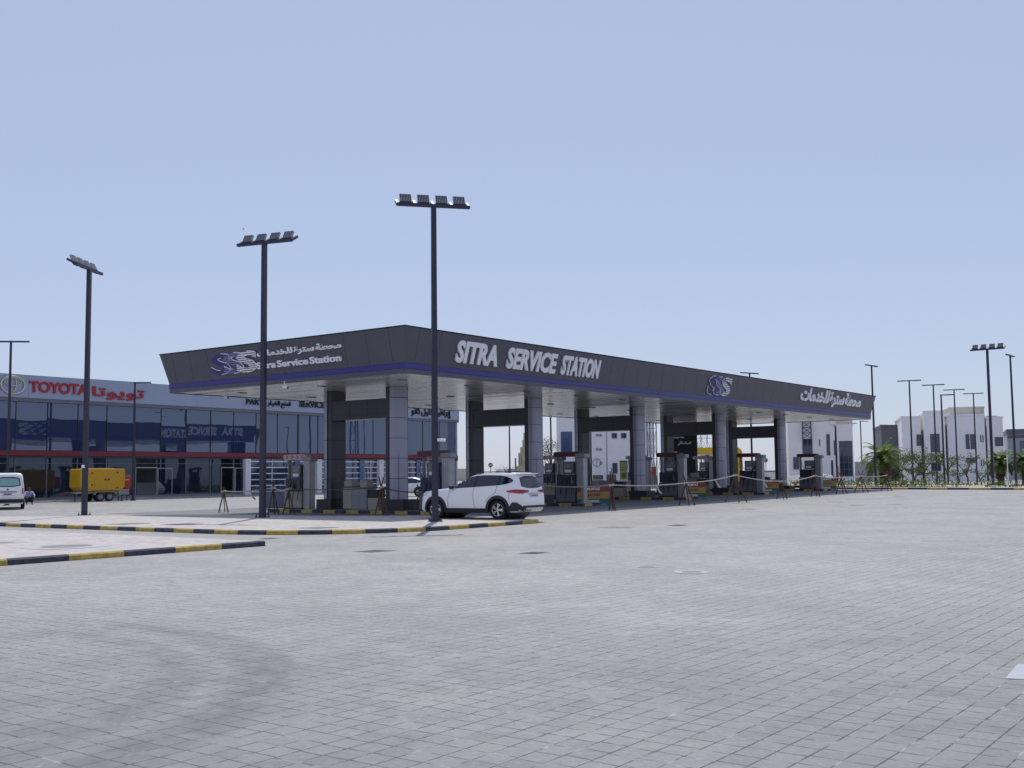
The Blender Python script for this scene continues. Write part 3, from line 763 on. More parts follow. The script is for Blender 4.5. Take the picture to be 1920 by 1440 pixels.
# ------------------------------------------------------------------ trestles and tape
def trestle(px, py, wpx, hx, hz, lab, mat='wood'):
    """crossed poles: feet wpx apart (pixels), crossing at height hx, tops at hz"""
    p = at(px, py); Y = p.y; half = wpx / 2 / FPX * Y
    rz = -atan2(p.x, p.y)
    t = thing('trestle', lab, 'barricade trestle', p, rz, 'wooden barricade trestles round the station')
    k = (hz - hx) / hx
    for s in (-1, 1):
        MB().tube([(s * half, -.02 * s, .0), (0, -.03 * s, hx), (-s * half * k, -.04 * s, hz)], [.032, .034, .028], 7).build('leg', mat, t)
    MB().tube([(half * .3, .75, .0), (-half * .12, .03, hx * 1.03 + .03)], [.026, .026], 7).build('brace', mat, t)
    MB().tube([(-.12, -.05, hx - .02), (.12, -.05, hx + .03)], .05, 7).build('binding', 'tape', t)
    return p + Vector((0, -.06, hx + .02))
TR = [(419, 961, 17, 1.02, 1.22, 'wooden trestle out in the sun at the end of the tape line', 'wood'),
      (512, 966, 20, 1.20, 1.5, 'dark wooden trestle just beside the second tall lamp post', 'wood'),
      (541, 966, 22, 1.15, 1.5, 'dark wooden trestle in front of the pale headed pump', 'wood'),
      (715, 967, 24, 1.20, 1.65, 'dark wooden trestle in front of the first silver column', 'wood'),
      (787, 964, 26, .95, 1.3, 'dark wooden trestle touching the nose of the white SUV', 'wood'),
      (1148, 957, 11, 1.12, 1.75, 'narrow reddish trestle beside the first fuel grade board', 'wood_red'),
      (1288, 948, 30, 1.1, 1.55, 'reddish wooden trestle in front of the second fuel grade board', 'wood_red'),
      (1380, 942.5, 40, 1.42, 1.75, 'wide crossed trestle in front of the fourth silver column', 'wood'),
      (1466, 936, 19, 1.0, 1.25, 'crossed trestle at the foot of the last silver column', 'wood_red'),
      (1529, 931.5, 16, 1.25, 1.55, 'reddish trestle in front of the last fuel pump', 'wood_red'),
      (1578, 926, 20, 1.05, 1.4, 'crossed trestle just beyond the last fuel grade board', 'wood'),
      (1615, 923.5, 25, 1.1, 1.5, 'crossed trestle under the canopy far corner', 'wood'),
      (1662, 921, 20, 1.1, 1.45, 'last trestle of the tape line beside the big palm', 'wood')]
TP = [trestle(*x) for x in TR]
def tape(p, q, lab, sag=.08, tails=((.62, .45),), mat='tape'):
    m = MB(); pts = []; n = 14
    for i in range(n + 1):
        f = i / n; v = p.lerp(q, f); v.z -= sag * 4 * f * (1 - f); pts.append(v - p)
    m.tube(pts, .026, 6)
    for f, ln in tails:
        i = int(f * n); b = pts[i]
        m.tube([b, b + Vector((.05, -.04, -ln * .4)), b + Vector((.16, -.05, -ln * .8)), b + Vector((.24, -.03, -ln))], [.03, .04, .045, .03], 5)
    o = m.build('barrier_tape', mat, None, loc=p); return tag(o, lab, 'barrier tape', 'barrier tapes strung between the trestles')
TL = ['barrier tape from the sunlit trestle to the one by the second lamp post', 'short barrier tape between two dark trestles by the pale headed pump', 'long dark barrier tape across the first column frame',
      'barrier tape sloping down to the SUV nose', None, 'barrier tape from the narrow trestle across the third column with a hanging tail', 'barrier tape rising to the wide crossed trestle',
      'barrier tape dropping from the wide trestle to the last column', 'barrier tape between the last column and the last pump', 'barrier tape running past the last fuel grade board',
      'short barrier tape between two crossed trestles at the canopy far corner', 'barrier tape ending at the trestle beside the big palm']
for i, lab in enumerate(TL):
    if lab: tape(TP[i], TP[i + 1], lab, tails=() if i in (1, 2, 3, 8, 9, 10, 11) else ((.62, .4),), mat='tape' if i not in (2, 3) else 'wood')
q = TP[5]; e = at(1020, 955) + Vector((0, 0, 1.12)); tape(e, q, 'barrier tape from behind the SUV tailgate to the narrow reddish trestle', tails=())

# ------------------------------------------------------------------ lamp posts
def flood_post():
    t = thing('flood_light_post', '', 'lamp post', (0, 0, 0), 0, 'tall lamp posts with four floodlights')
    H = 10.85
    MB().add([(sx * .1, sy * .1, .02) for sx, sy in ((-1, -1), (1, -1), (1, 1), (-1, 1))] + [(sx * .085, sy * .085, H) for sx, sy in ((-1, -1), (1, -1), (1, 1), (-1, 1))],
             [(0, 1, 5, 4), (1, 2, 6, 5), (2, 3, 7, 6), (3, 0, 4, 7), (4, 5, 6, 7)]).build('pole', 'pole', t)
    b = MB().box(-.22, .22, -.22, .22, 0, .025)
    for sx in (-1, 1):
        for sy in (-1, 1): b.cyl((sx * .17, sy * .17, .025), (0, 0, 1), .022, .09, 8); b.cyl((sx * .17, sy * .17, .04), (0, 0, 1), .04, .03, 6)
    b.add([(sx * .1, -.01, .025) for sx in (-1, 1)] + [(0, 0, .2)], [(0, 1, 2)])
    b.build('base_plate', 'pole', t)
    bar = MB().box(-1.28, 1.28, -.06, .06, H - .02, H + .09)
    for x in (-1.25, -.64, 0, .64, 1.25): bar.bar((x, -.02, H + .03), (x, .42, H + .26), .09, .10)
    bar.build('crossbar', 'pole', t)
    for i, x in enumerate((-.945, -.32, .32, .945)):
        c = Vector((x, .22, H + .18)); T = Matrix.Translation(c) @ Matrix.Rotation(radians(-28), 4, 'X')
        MB().box(-.22, .22, -.03, .05, -.16, -.02).build('mount', 'black', t, T=T)
        f = MB().box(-.20, .20, .0, .02, -.05, .29)
        for k in range(8): xx = -.205 + k * .0585; f.box(xx * .95 - .011, xx * .95 + .011, -.075, .0, -.03, .28)
        f.box(-.205, .205, -.08, .03, .28, .30)
        fl = f.build('floodlight', 'chrome' if False else 'alu_light', t, T=T)
        MB().box(-.19, .19, .021, .03, -.02, .26).build('lens', 'lamp_clear', fl, T=T)
    return t
fp = flood_post()
FLP = [((816, 978), (.97, .24), 'tallest floodlight post, standing in front of the white SUV nose'),
       ((492, 971), (.93, -.36), 'floodlight post covering the start of the English lettering on the canopy end'),
       ((158, 968), (.07, 1.0), 'floodlight post in front of the yellow generator trailer')]
for i, ((px, py), (dx, dy), lab) in enumerate(FLP):
    p = at(px, py, IS_H - .004); r = atan2(dy, dx)
    if i: k = (43.5, 48.6)[i - 1] / p.y; p.x *= k; p.y *= k
    if i == 0: o = fp; fp.location = p; fp.rotation_euler[2] = r; fp['label'] = lab
    else: o = dup(fp, p, r, lab)
p4 = far(1862, 87); dup(fp, p4, atan2(-.6, .8), 'floodlight post standing alone at the kerb beside the smaller palm')
P3 = at(816, 978, IS_H)
# bits fixed to the near posts
c2 = thing('security_camera', 'white security camera on the tallest floodlight post above the SUV bonnet', 'security camera', P3 + Vector((.12, -.02, 2.76)), 0)
MB().box(-.03, .1, -.03, .03, -.05, .05).build('bracket', 'white', c2); MB().cyl((.06, 0, 0), (1, 0, -.12), .05, .2, 12).build('housing', 'white', c2)
MB().box(.25, .28, -.045, .045, -.08, .02).build('visor', 'black', c2)
p1 = at(158, 968, IS_H); p1.x *= 48.6 / p1.y; p1.y = 48.6
tag(MB().box(-.11, .03, -.16, -.11, 2.05, 2.19).build('junction_box', 'white', None, loc=p1, bevel=.01), 'small white junction box on the floodlight post before the yellow generator', 'junction box')

def street_lamp(kind, H=10.0):
    t = thing('street_lamp' , '', 'street lamp', (0, 0, 0), 0, 'slim dark street lamps round the site')
    MB().tube([(0, 0, 0), (0, 0, H)], [.095, .07], 10).build('pole', 'pole', t)
    MB().box(-.17, .17, -.17, .17, 0, .03).cyl((0, 0, .03), (0, 0, 1), .13, .10, 10).build('base', 'pole', t)
    if kind == 't':
        MB().box(-1.08, 1.08, -.07, .07, H - .03, H + .06).build('crossbar', 'pole', t)
        for s in (-1, 1): a, b = sorted((s * .5, s * 1.04)); MB().box(a, b, -.055, .055, H - .045, H - .03).build('lamp_panel', 'lamp_clear', t)
    else:
        MB().box(-.09, 1.1, -.07, .07, H - .03, H + .06).build('arm', 'pole', t)
        MB().box(.5, 1.05, -.055, .055, H - .045, H - .03).build('lamp_panel', 'lamp_clear', t)
    return t
lt = street_lamp('t'); ls = street_lamp('s', 8.2)
def lamp_at(kind, top, basex, dirv, lab, H=None, Y=None, base_y=None, first=[True, True]):
    """height fixes the distance: the post's pixel height is known"""
    h = H or (10.0 if kind == 't' else 8.2)
    if Y is None:
        Y = 60
        for _ in range(30):
            g = far(basex, Y); z = hgt(top[0], top[1], Y); Y *= (h + 1e-6) / max(.1, (z - g.z)) if False else 1.0 - (1 - h / max(.1, z - g.z)) * .7
    g = far(basex, Y); r = atan2(dirv[1], dirv[0]); src = lt if kind == 't' else ls; k = 0 if kind == 't' else 1
    if first[k]: first[k] = False; o = src; o.location = g; o.rotation_euler[2] = r; o['label'] = lab
    else: o = dup(src, g, r, lab)
    return o
LAMPS = [('t', (20, 641), 14, (1, .12), 'double armed street lamp crossing the emblem on the car showroom sign'),
         ('s', (256, 718), 250, (1, .1), 'single armed street lamp at the end of the red Arabic lettering on the showroom'),
         ('t', (1405, 700), 1411, (.75, .5), 'double armed street lamp whose top peeks over the canopy roof'),
         ('t', (1633, 686), 1642, (.68, .73), 'double armed street lamp touching the far corner of the canopy'),
         ('t', (1707, 714), 1712, (1, -.45), 'tallest double armed street lamp before the white villa'),
         ('t', (1749, 722), 1757, (1, -.45), 'double armed street lamp before the stepped middle of the white villa'),
         ('s', (1766, 741), 1771, (1, -.45), 'single armed street lamp between two double armed ones at the white villa'),
         ('t', (1788, 731), 1796, (1, -.45), 'double armed street lamp rising over the beige roof block of the villa'),
         ('t', (1826, 738), 1832, (1, -.45), 'shortest looking double armed street lamp before the villa with the beige roof block'),
         ('t', (1895, 667), 1905, (.62, .78), 'double armed street lamp standing past the kerb floodlight post, near the photo edge'),
         ('s', (1614, 790), 1617, (1, .1), 'single armed street lamp beyond the canopy corner at the low wall'),
         ('s', (1594, 794), 1596, (1, .1), 'single armed street lamp before the glazed corner of the white office'),
         ('t', (1537, 789), 1545, (.8, .5), 'street lamp before the white office wall, head just below the canopy'),
         ('s', (1656, 797), 1654, (1, .1), 'single armed street lamp rising behind the dark grey block')]
for k in LAMPS: lamp_at(*k)
for px, Y, lab in ((956, 118, 'dark street lamp pole seen through the second column frame beside the tower'), (1034, 100, 'dark street lamp pole seen just beside the second silver column')):
    g = far(px, Y); dup(ls, g, 1.2, lab)

# ------------------------------------------------------------------ vehicles
class Shell:
    def __init__(s, levels): s.lv = levels
    def par(s, z):
        lv = s.lv
        if z <= lv[0][0]: return lv[0][1:]
        for i in range(len(lv) - 1):
            if z <= lv[i + 1][0]:
                f = (z - lv[i][0]) / max(1e-9, lv[i + 1][0] - lv[i][0]); return tuple(a + (b - a) * f for a, b in zip(lv[i][1:], lv[i + 1][1:]))
        return lv[-1][1:]
    def side_y(s, x, z):
        xr, xf, w, rr, rf = s.par(z); xm = (xr + xf) / 2; hl = (xf - xr) / 2
        y = w * (1 - .035 * ((x - xm) / hl) ** 2)
        if x < xr + rr: q = min(1, (xr + rr - x) / rr); y -= rr * (1 - sqrt(max(0, 1 - q * q)))
        if x > xf - rf: q = min(1, (x - xf + rf) / rf); y -= rf * (1 - sqrt(max(0, 1 - q * q)))
        return y
    def rear_x(s, y, z):
        xr, xf, w, rr, rf = s.par(z); w *= .966; x = xr
        if abs(y) > w - rr: q = min(1, (abs(y) - w + rr) / rr); x += rr * (1 - sqrt(max(0, 1 - q * q)))
        return x
    def ring(s, z, lvl=None):
        xr, xf, w, rr, rf = s.par(z) if lvl is None else lvl; pts = []
        wr = w * .966; wf = w * .966
        for i in range(4): pts.append((xr, (wr - rr) * i / 4))
        for i in range(9): t = pi / 2 * i / 8; pts.append((xr + rr * (1 - cos(t)), wr - rr + rr * sin(t)))
        for i in range(1, 22):
            x = xr + rr + (xf - rf - xr - rr) * i / 22; xm = (xr + xf) / 2; hl = (xf - xr) / 2; pts.append((x, w * (1 - .035 * ((x - xm) / hl) ** 2)))
        for i in range(9): t = pi / 2 * i / 8; pts.append((xf - rf + rf * sin(t), wf - rf + rf * cos(t)))
        for i in range(1, 5): pts.append((xf, (wf - rf) * (1 - i / 4)))
        return pts + [(x, -y) for x, y in pts[-2:0:-1]]
    def mesh(s):
        mb = MB(); n = None; zs = [l[0] for l in s.lv]; vs = []
        for l in s.lv:
            r = s.ring(l[0], l[1:]); n = len(r); vs += [(x, y, l[0]) for x, y in r]
        fs = []
        for i in range(len(s.lv) - 1):
            for k in range(n): fs.append((i * n + k, (i + 1) * n + k, (i + 1) * n + (k + 1) % n, i * n + (k + 1) % n))
        fs.append(tuple(range(n))); fs.append(tuple((len(s.lv) - 1) * n + k for k in range(n))[::-1])
        return mb.add(vs, fs)
def fill2d(poly, step=.09):
    P = []
    for i in range(len(poly)):
        a = poly[i]; b = poly[(i + 1) % len(poly)]; k = max(1, int(hypot(b[0] - a[0], b[1] - a[1]) / step))
        for j in range(k): P.append((a[0] + (b[0] - a[0]) * j / k, a[1] + (b[1] - a[1]) * j / k))
    n = len(P); V = [Vector(p) for p in P]
    x0 = min(p[0] for p in P); x1 = max(p[0] for p in P); y0 = min(p[1] for p in P); y1 = max(p[1] for p in P)
    x = x0 + step * .7
    while x < x1:
        y = y0 + step * .7
        while y < y1: V.append(Vector((x, y))); y += step
        x += step
    r = delaunay_2d_cdt(V, [], [list(range(n))], 1, 1e-5)
    return [(v.x, v.y) for v in r[0]], [tuple(f) for f in r[2]]
def smooth_poly(poly, it=2):
    for _ in range(it):
        q = []
        for i in range(len(poly)):
            a = poly[i]; b = poly[(i + 1) % len(poly)]
            q += [(a[0] * .75 + b[0] * .25, a[1] * .75 + b[1] * .25), (a[0] * .25 + b[0] * .75, a[1] * .25 + b[1] * .75)]
        poly = q
    return poly
def side_patch(sh, poly, eps, sgn=1):
    V, F = fill2d(poly); return MB().add([(x, sgn * (sh.side_y(x, z) + eps), z) for x, z in V], F)
def rear_patch(sh, poly, eps):
    V, F = fill2d(poly); return MB().add([(sh.rear_x(y, z) - eps, y, z) for y, z in V], F)
def wheel(parent, x, y, r, w, rim_mat='chrome', spokes=5, sgn=1, twist=.35):
    """wheel with axle along y at height r; sgn gives the outer side"""
    n = 32; prof = [(r * .66, -w / 2), (r * .93, -w / 2), (r, -w * .36), (r, w * .36), (r * .93, w / 2), (r * .68, w / 2), (r * .66, w * .42)]
    vs = []; fs = []
    for k in range(n):
        t = 2 * pi * k / n
        for (rad, yy) in prof: vs.append((x + rad * cos(t), y + sgn * yy, r + rad * sin(t)))
    m = len(prof)
    for k in range(n):
        for j in range(m): fs.append((k * m + j, k * m + (j + 1) % m, ((k + 1) % n) * m + (j + 1) % m, ((k + 1) % n) * m + j))
    wh = MB().add(vs, fs).build('wheel', 'rubber', parent, smooth=True)
    rb = MB(); rr = r * .67
    rb.cyl((x, y + sgn * w * .05, r), (0, sgn, 0), rr, w * .02, 28, 1)
    ring = [(x + rr * .97 * cos(2 * pi * k / 32), y + sgn * w * .43, r + rr * .97 * sin(2 * pi * k / 32)) for k in range(33)]
    rb.tube(ring, rr * .06, 6, 0, False)
    for k in range(spokes):
        t = 2 * pi * k / spokes + .3; t2 = t + twist
        for dt, wd in ((-.09, .05), (.12, .035)):
            p = Vector((x + rr * .12 * cos(t + dt), y + sgn * w * .40, r + rr * .12 * sin(t + dt))); q = Vector((x + rr * .95 * cos(t2 + dt * 1.3), y + sgn * w * .44, r + rr * .95 * sin(t2 + dt * 1.3)))
            rb.bar(p, q, wd * 1.3, wd)
    rb.cyl((x, y + sgn * w * .38, r), (0, sgn, 0), rr * .17, w * .08, 14)
    rb.build('rim', [rim_mat, 'black'], wh); return wh
def cut_arches(o, holes):
    """cut the wheel arches out of a closed body"""
    objs = []
    def fix(ob):
        b = bmesh.new(); b.from_mesh(ob.data); bmesh.ops.remove_doubles(b, verts=b.verts, dist=1e-5); bmesh.ops.recalc_face_normals(b, faces=b.faces); b.to_mesh(ob.data); b.free()
    fix(o)
    for (x, y0, y1, z, r) in holes:
        c = MB().cyl((x, y0, z), (0, 1, 0), r, y1 - y0, 40).build('cutter', 'black', o.parent); fix(c)
        md = o.modifiers.new('cut', 'BOOLEAN'); md.operation = 'DIFFERENCE'; md.object = c; md.solver = 'EXACT'; objs.append(c)
    dg = bpy.context.evaluated_depsgraph_get(); me = bpy.data.meshes.new_from_object(o.evaluated_get(dg))
    o.modifiers.clear(); o.data = me
    for c in objs: bpy.data.objects.remove(c)
    me.materials.append(M['black'])
    for p in me.polygons:
        for (x, y0, y1, z, r) in holes:
            d = hypot(p.center.x - x, p.center.z - z); q = (p.center.x - x) * p.normal.x + (p.center.z - z) * p.normal.z
            if d < r * 1.02 and q < -.5 * max(d, .01) and abs(p.normal.y) < .3: p.material_index = 1

# --- white SUV
def build_suv():
    h = Vector((-.842, .539)).normalized(); rz = atan2(h.y, h.x)
    near = at(936, 974, IS_H - .004); left = Vector((-h.y, h.x))
    org = Vector((near.x, near.y)) - left * .73
    t = thing('white_suv', 'white SUV parked beside the pump island, seen from behind with black wheel arch cladding', 'car', (org.x, org.y, IS_H - .004), rz); t.scale = (1, 1, .968)
    sh = Shell([(.26, -.84, 3.42, .79, .16, .3), (.34, -.97, 3.54, .835, .2, .42), (.48, -1.01, 3.58, .855, .22, .52), (.66, -1.01, 3.58, .862, .22, .56), (.80, -.995, 3.56, .862, .2, .56),
                (.92, -.98, 3.50, .856, .2, .54), (1.0, -.965, 3.38, .848, .2, .5), (1.06, -.95, 3.05, .832, .19, .45), (1.105, -.935, 2.58, .815, .19, .42),
                (1.16, -.92, 2.18, .798, .19, .4), (1.30, -.86, 1.90, .762, .19, .4), (1.45, -.79, 1.62, .722, .19, .4), (1.57, -.735, 1.36, .688, .2, .4), (1.635, -.70, 1.14, .655, .2, .4),
                (1.67, -.64, .86, .61, .22, .36), (1.69, -.48, .56, .50, .25, .3), (1.695, -.2, .26, .28, .1, .1)])
    body = sh.mesh().build('body', 'car_white', t)
    wb = 2.685; r = .345
    cut_arches(body, [(0, -1.2, 1.2, r + .02, .43), (wb, -1.2, 1.2, r + .02, .43)])
    body.data.polygons.foreach_set('use_smooth', [True] * len(body.data.polygons)); body.data.set_sharp_from_angle(angle=radians(32))
    liner = MB()
    for x in (0, wb): liner.cyl((x, -.60, r + .02), (0, 1, 0), .44, 1.2, 28)
    liner.build('wheel_well', 'black', t)
    for x in (0, wb):
        for s in (-1, 1): wheel(t, x, s * .735, r, .215, 'chrome', 5, s)
    for s in (1, -1):
        # cladding arches and sill
        for x in (0, wb):
            cl = MB(); n = 22; a0, a1 = radians(-18), radians(198); vs = []
            for k in range(n + 1):
                a = a0 + (a1 - a0) * k / n
                for rad, e in ((.395, -.06), (.395, .022), (.49, .022), (.505, .002)):
                    X = x + rad * cos(a); Z = r + .02 + rad * sin(a); vs.append((X, s * (sh.side_y(X, max(.27, Z)) + e), max(.2, Z)))
            fs = [(k * 4 + j, k * 4 + j + 1, (k + 1) * 4 + j + 1, (k + 1) * 4 + j) for k in range(n) for j in range(3)]
            cl.add(vs, fs).build('arch_cladding', 'car_black', t)
        side_patch(sh, [(.44, .235), (2.24, .235), (2.24, .40), (.44, .40)], .016, s).build('sill', 'car_black', t)
        # windows
        win = smooth_poly([(-.66, 1.36), (-.20, 1.24), (.6, 1.195), (1.3, 1.155), (2.08, 1.115), (1.84, 1.27), (1.56, 1.43), (1.27, 1.545), (.9, 1.595), (.35, 1.60), (-.15, 1.575), (-.48, 1.50)], 2)
        side_patch(sh, win, .006, s).build('side_window', 'glass_car', t)
        pil = MB()
        for (x0, z0, x1, z1, wd) in ((1.02, 1.17, .93, 1.592, .05), (.02, 1.235, -.04, 1.58, .045)):
            pp = side_patch(sh, [(x0 - wd, z0), (x0 + wd, z0), (x1 + wd, z1), (x1 - wd, z1)], .010, s); pil.add(pp.v, pp.f)
        pil.build('window_pillar', 'car_black', t)
        # door seams and handles
        sm = MB()
        for pts in ([(2.02, 1.09), (2.12, .8), (2.12, .42)], [(1.03, 1.15), (1.02, .8), (.96, .42)], [(.05, 1.22), (.08, .95), (.36, .80), (.5, .62)], [(-.50, 1.02), (-.48, .72)]):
            for i in range(len(pts) - 1):
                p, q = pts[i], pts[i + 1]; V = []
                for k in range(7): f = k / 6; x = p[0] + (q[0] - p[0]) * f; z = p[1] + (q[1] - p[1]) * f; V.append((x, s * (sh.side_y(x, z) + .002), z))
                sm.tube(V, .006, 5)
        sm.build('door_seam', 'panel_gap', t)
        for x in (1.20, .22):
            side_patch(sh, smooth_poly([(x - .11, .925), (x + .11, .925), (x + .11, .97), (x - .11, .97)], 1), .022, s).build('door_handle', 'car_white', t)
        MB().box(1.88, 2.02, *sorted((s * .79, s * .97)), 1.10, 1.24).build('wing_mirror', 'car_black', t, bevel=.04)
        MB().tube([(1.05, s * .56, 1.655), (.9, s * .575, 1.715), (0, s * .575, 1.72), (-.42, s * .57, 1.68)], .018, 6).build('roof_rail', 'black', t)
        # tail lamp: side wing and rear part
        tl = side_patch(sh, smooth_poly([(-.26, 1.005), (-.88, .915), (-.97, .97), (-.95, 1.08), (-.66, 1.085)], 1), .012, s).build('tail_light', 'lamp_red', t)
        yy = [(s * .76, .915), (s * .30, .995), (s * .32, 1.045), (s * .76, 1.08)]
        rear_patch(sh, yy if s > 0 else yy[::-1], .012).build('rear_lens', 'lamp_red', tl)
        side_patch(sh, [(-.58, .94), (-.88, .90), (-.88, .93), (-.58, .97)], .016, s).build('reversing_lens', 'lamp_clear', tl)
        rear_patch(sh, [(s * .78, .985), (s * .36, 1.012), (s * .36, 1.03), (s * .78, 1.035)], .018).build('dark_lens', 'car_black', tl)
        # front lamp
        side_patch(sh, smooth_poly([(3.0, .93), (3.46, .82), (3.52, .90), (3.15, 1.0)], 1), .010, s).build('headlight', 'lamp_clear', t)
        # rear bumper cladding on the flank
        side_patch(sh, [(-.48, .30), (-.48, .46), (-.62, .62), (-.80, .62), (-.96, .51), (-.98, .30)], .016, s).build('bumper_corner', 'car_black', t)
    rear_patch(sh, [(-.82, .30), (.82, .30), (.82, .52), (.66, .50), (-.66, .50), (-.82, .52)], .016).build('rear_bumper', 'car_black', t)
    rear_patch(sh, [(-.62, .29), (.62, .29), (.56, .42), (-.56, .42)], .034).build('skid_plate', 'chrome', t)
    rw = smooth_poly([(-.68, 1.12), (.68, 1.12), (.62, 1.36), (.57, 1.55), (-.57, 1.55), (-.62, 1.36)], 1)
    rear_patch(sh, rw, .008).build('rear_window', 'glass_car', t)
    MB().prism([(-.80, -.62), (-.87, -.42), (-.89, 0), (-.87, .42), (-.80, .62), (-.46, .63), (-.46, -.63)], 1.618, 1.652).build('spoiler', 'car_white', t, bevel=.012)
    pl = MB().box(-1.02, -1.0, -.26, .26, .80, .92).build('number_plate', 'plate', t, bevel=.004)
    MB().box(-1.025, -1.02, -.20, .20, .83, .885).build('plate_digits', 'grey', pl)
    MB().box(-1.012, -.97, -.42, .42, .93, .96).build('plate_garnish', 'chrome', t, bevel=.006)
    MB().tube([(-.955, .06, 1.13), (-.935, -.14, 1.20), (-.915, -.34, 1.25)], .012, 5).build('rear_wiper', 'black', t)
    MB().cyl((-.75, .50, .31), (-1, 0, 0), .028, .2, 10).build('exhaust', 'black', t)
    MB().tube([(.0, -.7, r), (.0, .7, r)], .05, 8).build('axle', 'black', t)
    MB().box(.5, 3.0, -.62, .62, .24, .30).build('underbody', 'black', t)
build_suv()

# --- white van at the frame edge
def build_van():
    g = at(10, 955); rz = atan2(.915, -.405)
    t = thing('white_van', 'white van with a pale tinted rear window parked before the showroom at the photo edge', 'van', (g.x - .05, g.y + .35, g.z), rz)
    sh = Shell([(.30, -.95, 3.7, .79, .12, .3), (.45, -1.0, 3.75, .835, .15, .4), (.9, -1.0, 3.74, .845, .14, .42), (1.1, -.985, 3.6, .842, .14, .42), (1.35, -.95, 3.2, .825, .14, .4),
                (1.75, -.88, 2.75, .765, .15, .35), (1.88, -.83, 2.55, .73, .16, .3), (1.95, -.74, 2.4, .66, .17, .3), (1.985, -.6, 2.2, .5, .2, .3)])
    sh.mesh().build('body', 'car_white', t, smooth=True)
    for x in (0, 2.57):
        for s in (-1, 1): wheel(t, x, s * .755, .31, .19, 'grey_light', 6, s, 0)
        for s in (-1, 1): MB().cyl((x, s * .80, .34), (0, s, 0), .37, .052, 24).build('wheel_arch', 'black', t)
    rear_patch(sh, smooth_poly([(-.66, 1.22), (.66, 1.22), (.62, 1.52), (.58, 1.76), (-.58, 1.76), (-.62, 1.52)], 1), .006).build('window_seal', 'black', t)
    rear_patch(sh, smooth_poly([(-.60, 1.27), (.60, 1.27), (.57, 1.5), (.53, 1.70), (-.53, 1.70), (-.57, 1.5)], 1), .012).build('rear_window', 'teal_glass', t)
    rear_patch(sh, [(-.80, .36), (.80, .36), (.82, .56), (-.82, .56)], .05).build('rear_bumper', 'car_black', t)
    MB().box(-1.012, -.99, -.45, .45, .93, .975).build('grab_bar', 'black', t)
    pl = MB().box(-1.02, -1.0, -.24, .24, .76, .90).build('number_plate', 'plate', t); MB().box(-1.025, -1.02, -.18, .18, .795, .86).build('plate_digits', 'red_band', pl)
    MB().cyl((-1.0, 0, 1.08), (-1, 0, 0), .05, .015, 12).build('badge', 'black', t)
    for s in (-1, 1):
        p = [(s * .79, .82), (s * .72, .82), (s * .72, 1.16), (s * .78, 1.16)]; rear_patch(sh, p, .01).build('tail_light', 'lamp_red', t)
        side_patch(sh, smooth_poly([(-.75, 1.24), (1.9, 1.24), (1.9, 1.7), (-.68, 1.7)], 1), .008, s).build('side_window', 'glass_car', t)
M['teal_glass'] = mk('teal_glass', (.22, .42, .42), .06, 0, var=.1, spec=.8)
build_van()

# --- two more white cars, mostly hidden
def small_car(name, label, loc, rz, pickup=False):
    t = thing(name, label, 'car', loc, rz)
    if not pickup:
        lv = [(.25, -.65, 3.2, .76, .2, .35), (.5, -.8, 3.4, .84, .25, .5), (.75, -.78, 3.36, .85, .25, .55), (.88, -.74, 3.1, .83, .25, .5), (.95, -.62, 2.4, .80, .25, .4), (1.2, -.2, 1.8, .70, .25, .4), (1.38, .2, 1.3, .6, .25, .35), (1.43, .4, .95, .45, .2, .25)]
        win = [(-.35, 1.0), (2.1, .98), (1.5, 1.3), (.9, 1.38), (.1, 1.3)]
    else:
        lv = [(.35, -.9, 3.5, .78, .15, .35), (.6, -.95, 3.6, .86, .15, .5), (.95, -.95, 3.55, .87, .15, .5), (1.05, .6, 3.3, .85, .15, .5), (1.12, .75, 2.6, .82, .15, .4), (1.5, .95, 1.95, .70, .18, .35), (1.68, 1.05, 1.75, .62, .2, .3), (1.74, 1.2, 1.6, .5, .15, .2)]
        win = [(.98, 1.16), (2.35, 1.14), (1.98, 1.5), (1.75, 1.6), (1.1, 1.6)]
    sh = Shell(lv); sh.mesh().build('body', 'car_white', t, smooth=True)
    for s in (-1, 1):
        side_patch(sh, smooth_poly(win, 1), .008, s).build('side_window', 'glass_car', t)
        for x in (0, 2.65):
            MB().cyl((x, s * .80, .36), (0, s, 0), .39, .065, 24).build('wheel_arch', 'black', t); wheel(t, x, s * .775, .32, .19, 'chrome', 7, s, 0)
        side_patch(sh, [(3.0, .62), (3.3, .62), (3.28, .74), (3.0, .76)], .01, s).build('headlight', 'lamp_clear', t)
        side_patch(sh, [(-.6, .68), (-.74, .68), (-.70, .82), (-.6, .82)], .01, s).build('tail_light', 'lamp_red', t)
    V = MB()
    return t
g = far(790, 84); small_car('white_sedan', 'front end of a white sedan behind the first silver column, before the showroom shutters', (g.x, g.y, g.z), radians(172))
g = far(1500, 112); small_car('white_pickup', 'white pickup parked beyond the last silver column before the white office', (g.x, g.y, g.z), radians(20), True)

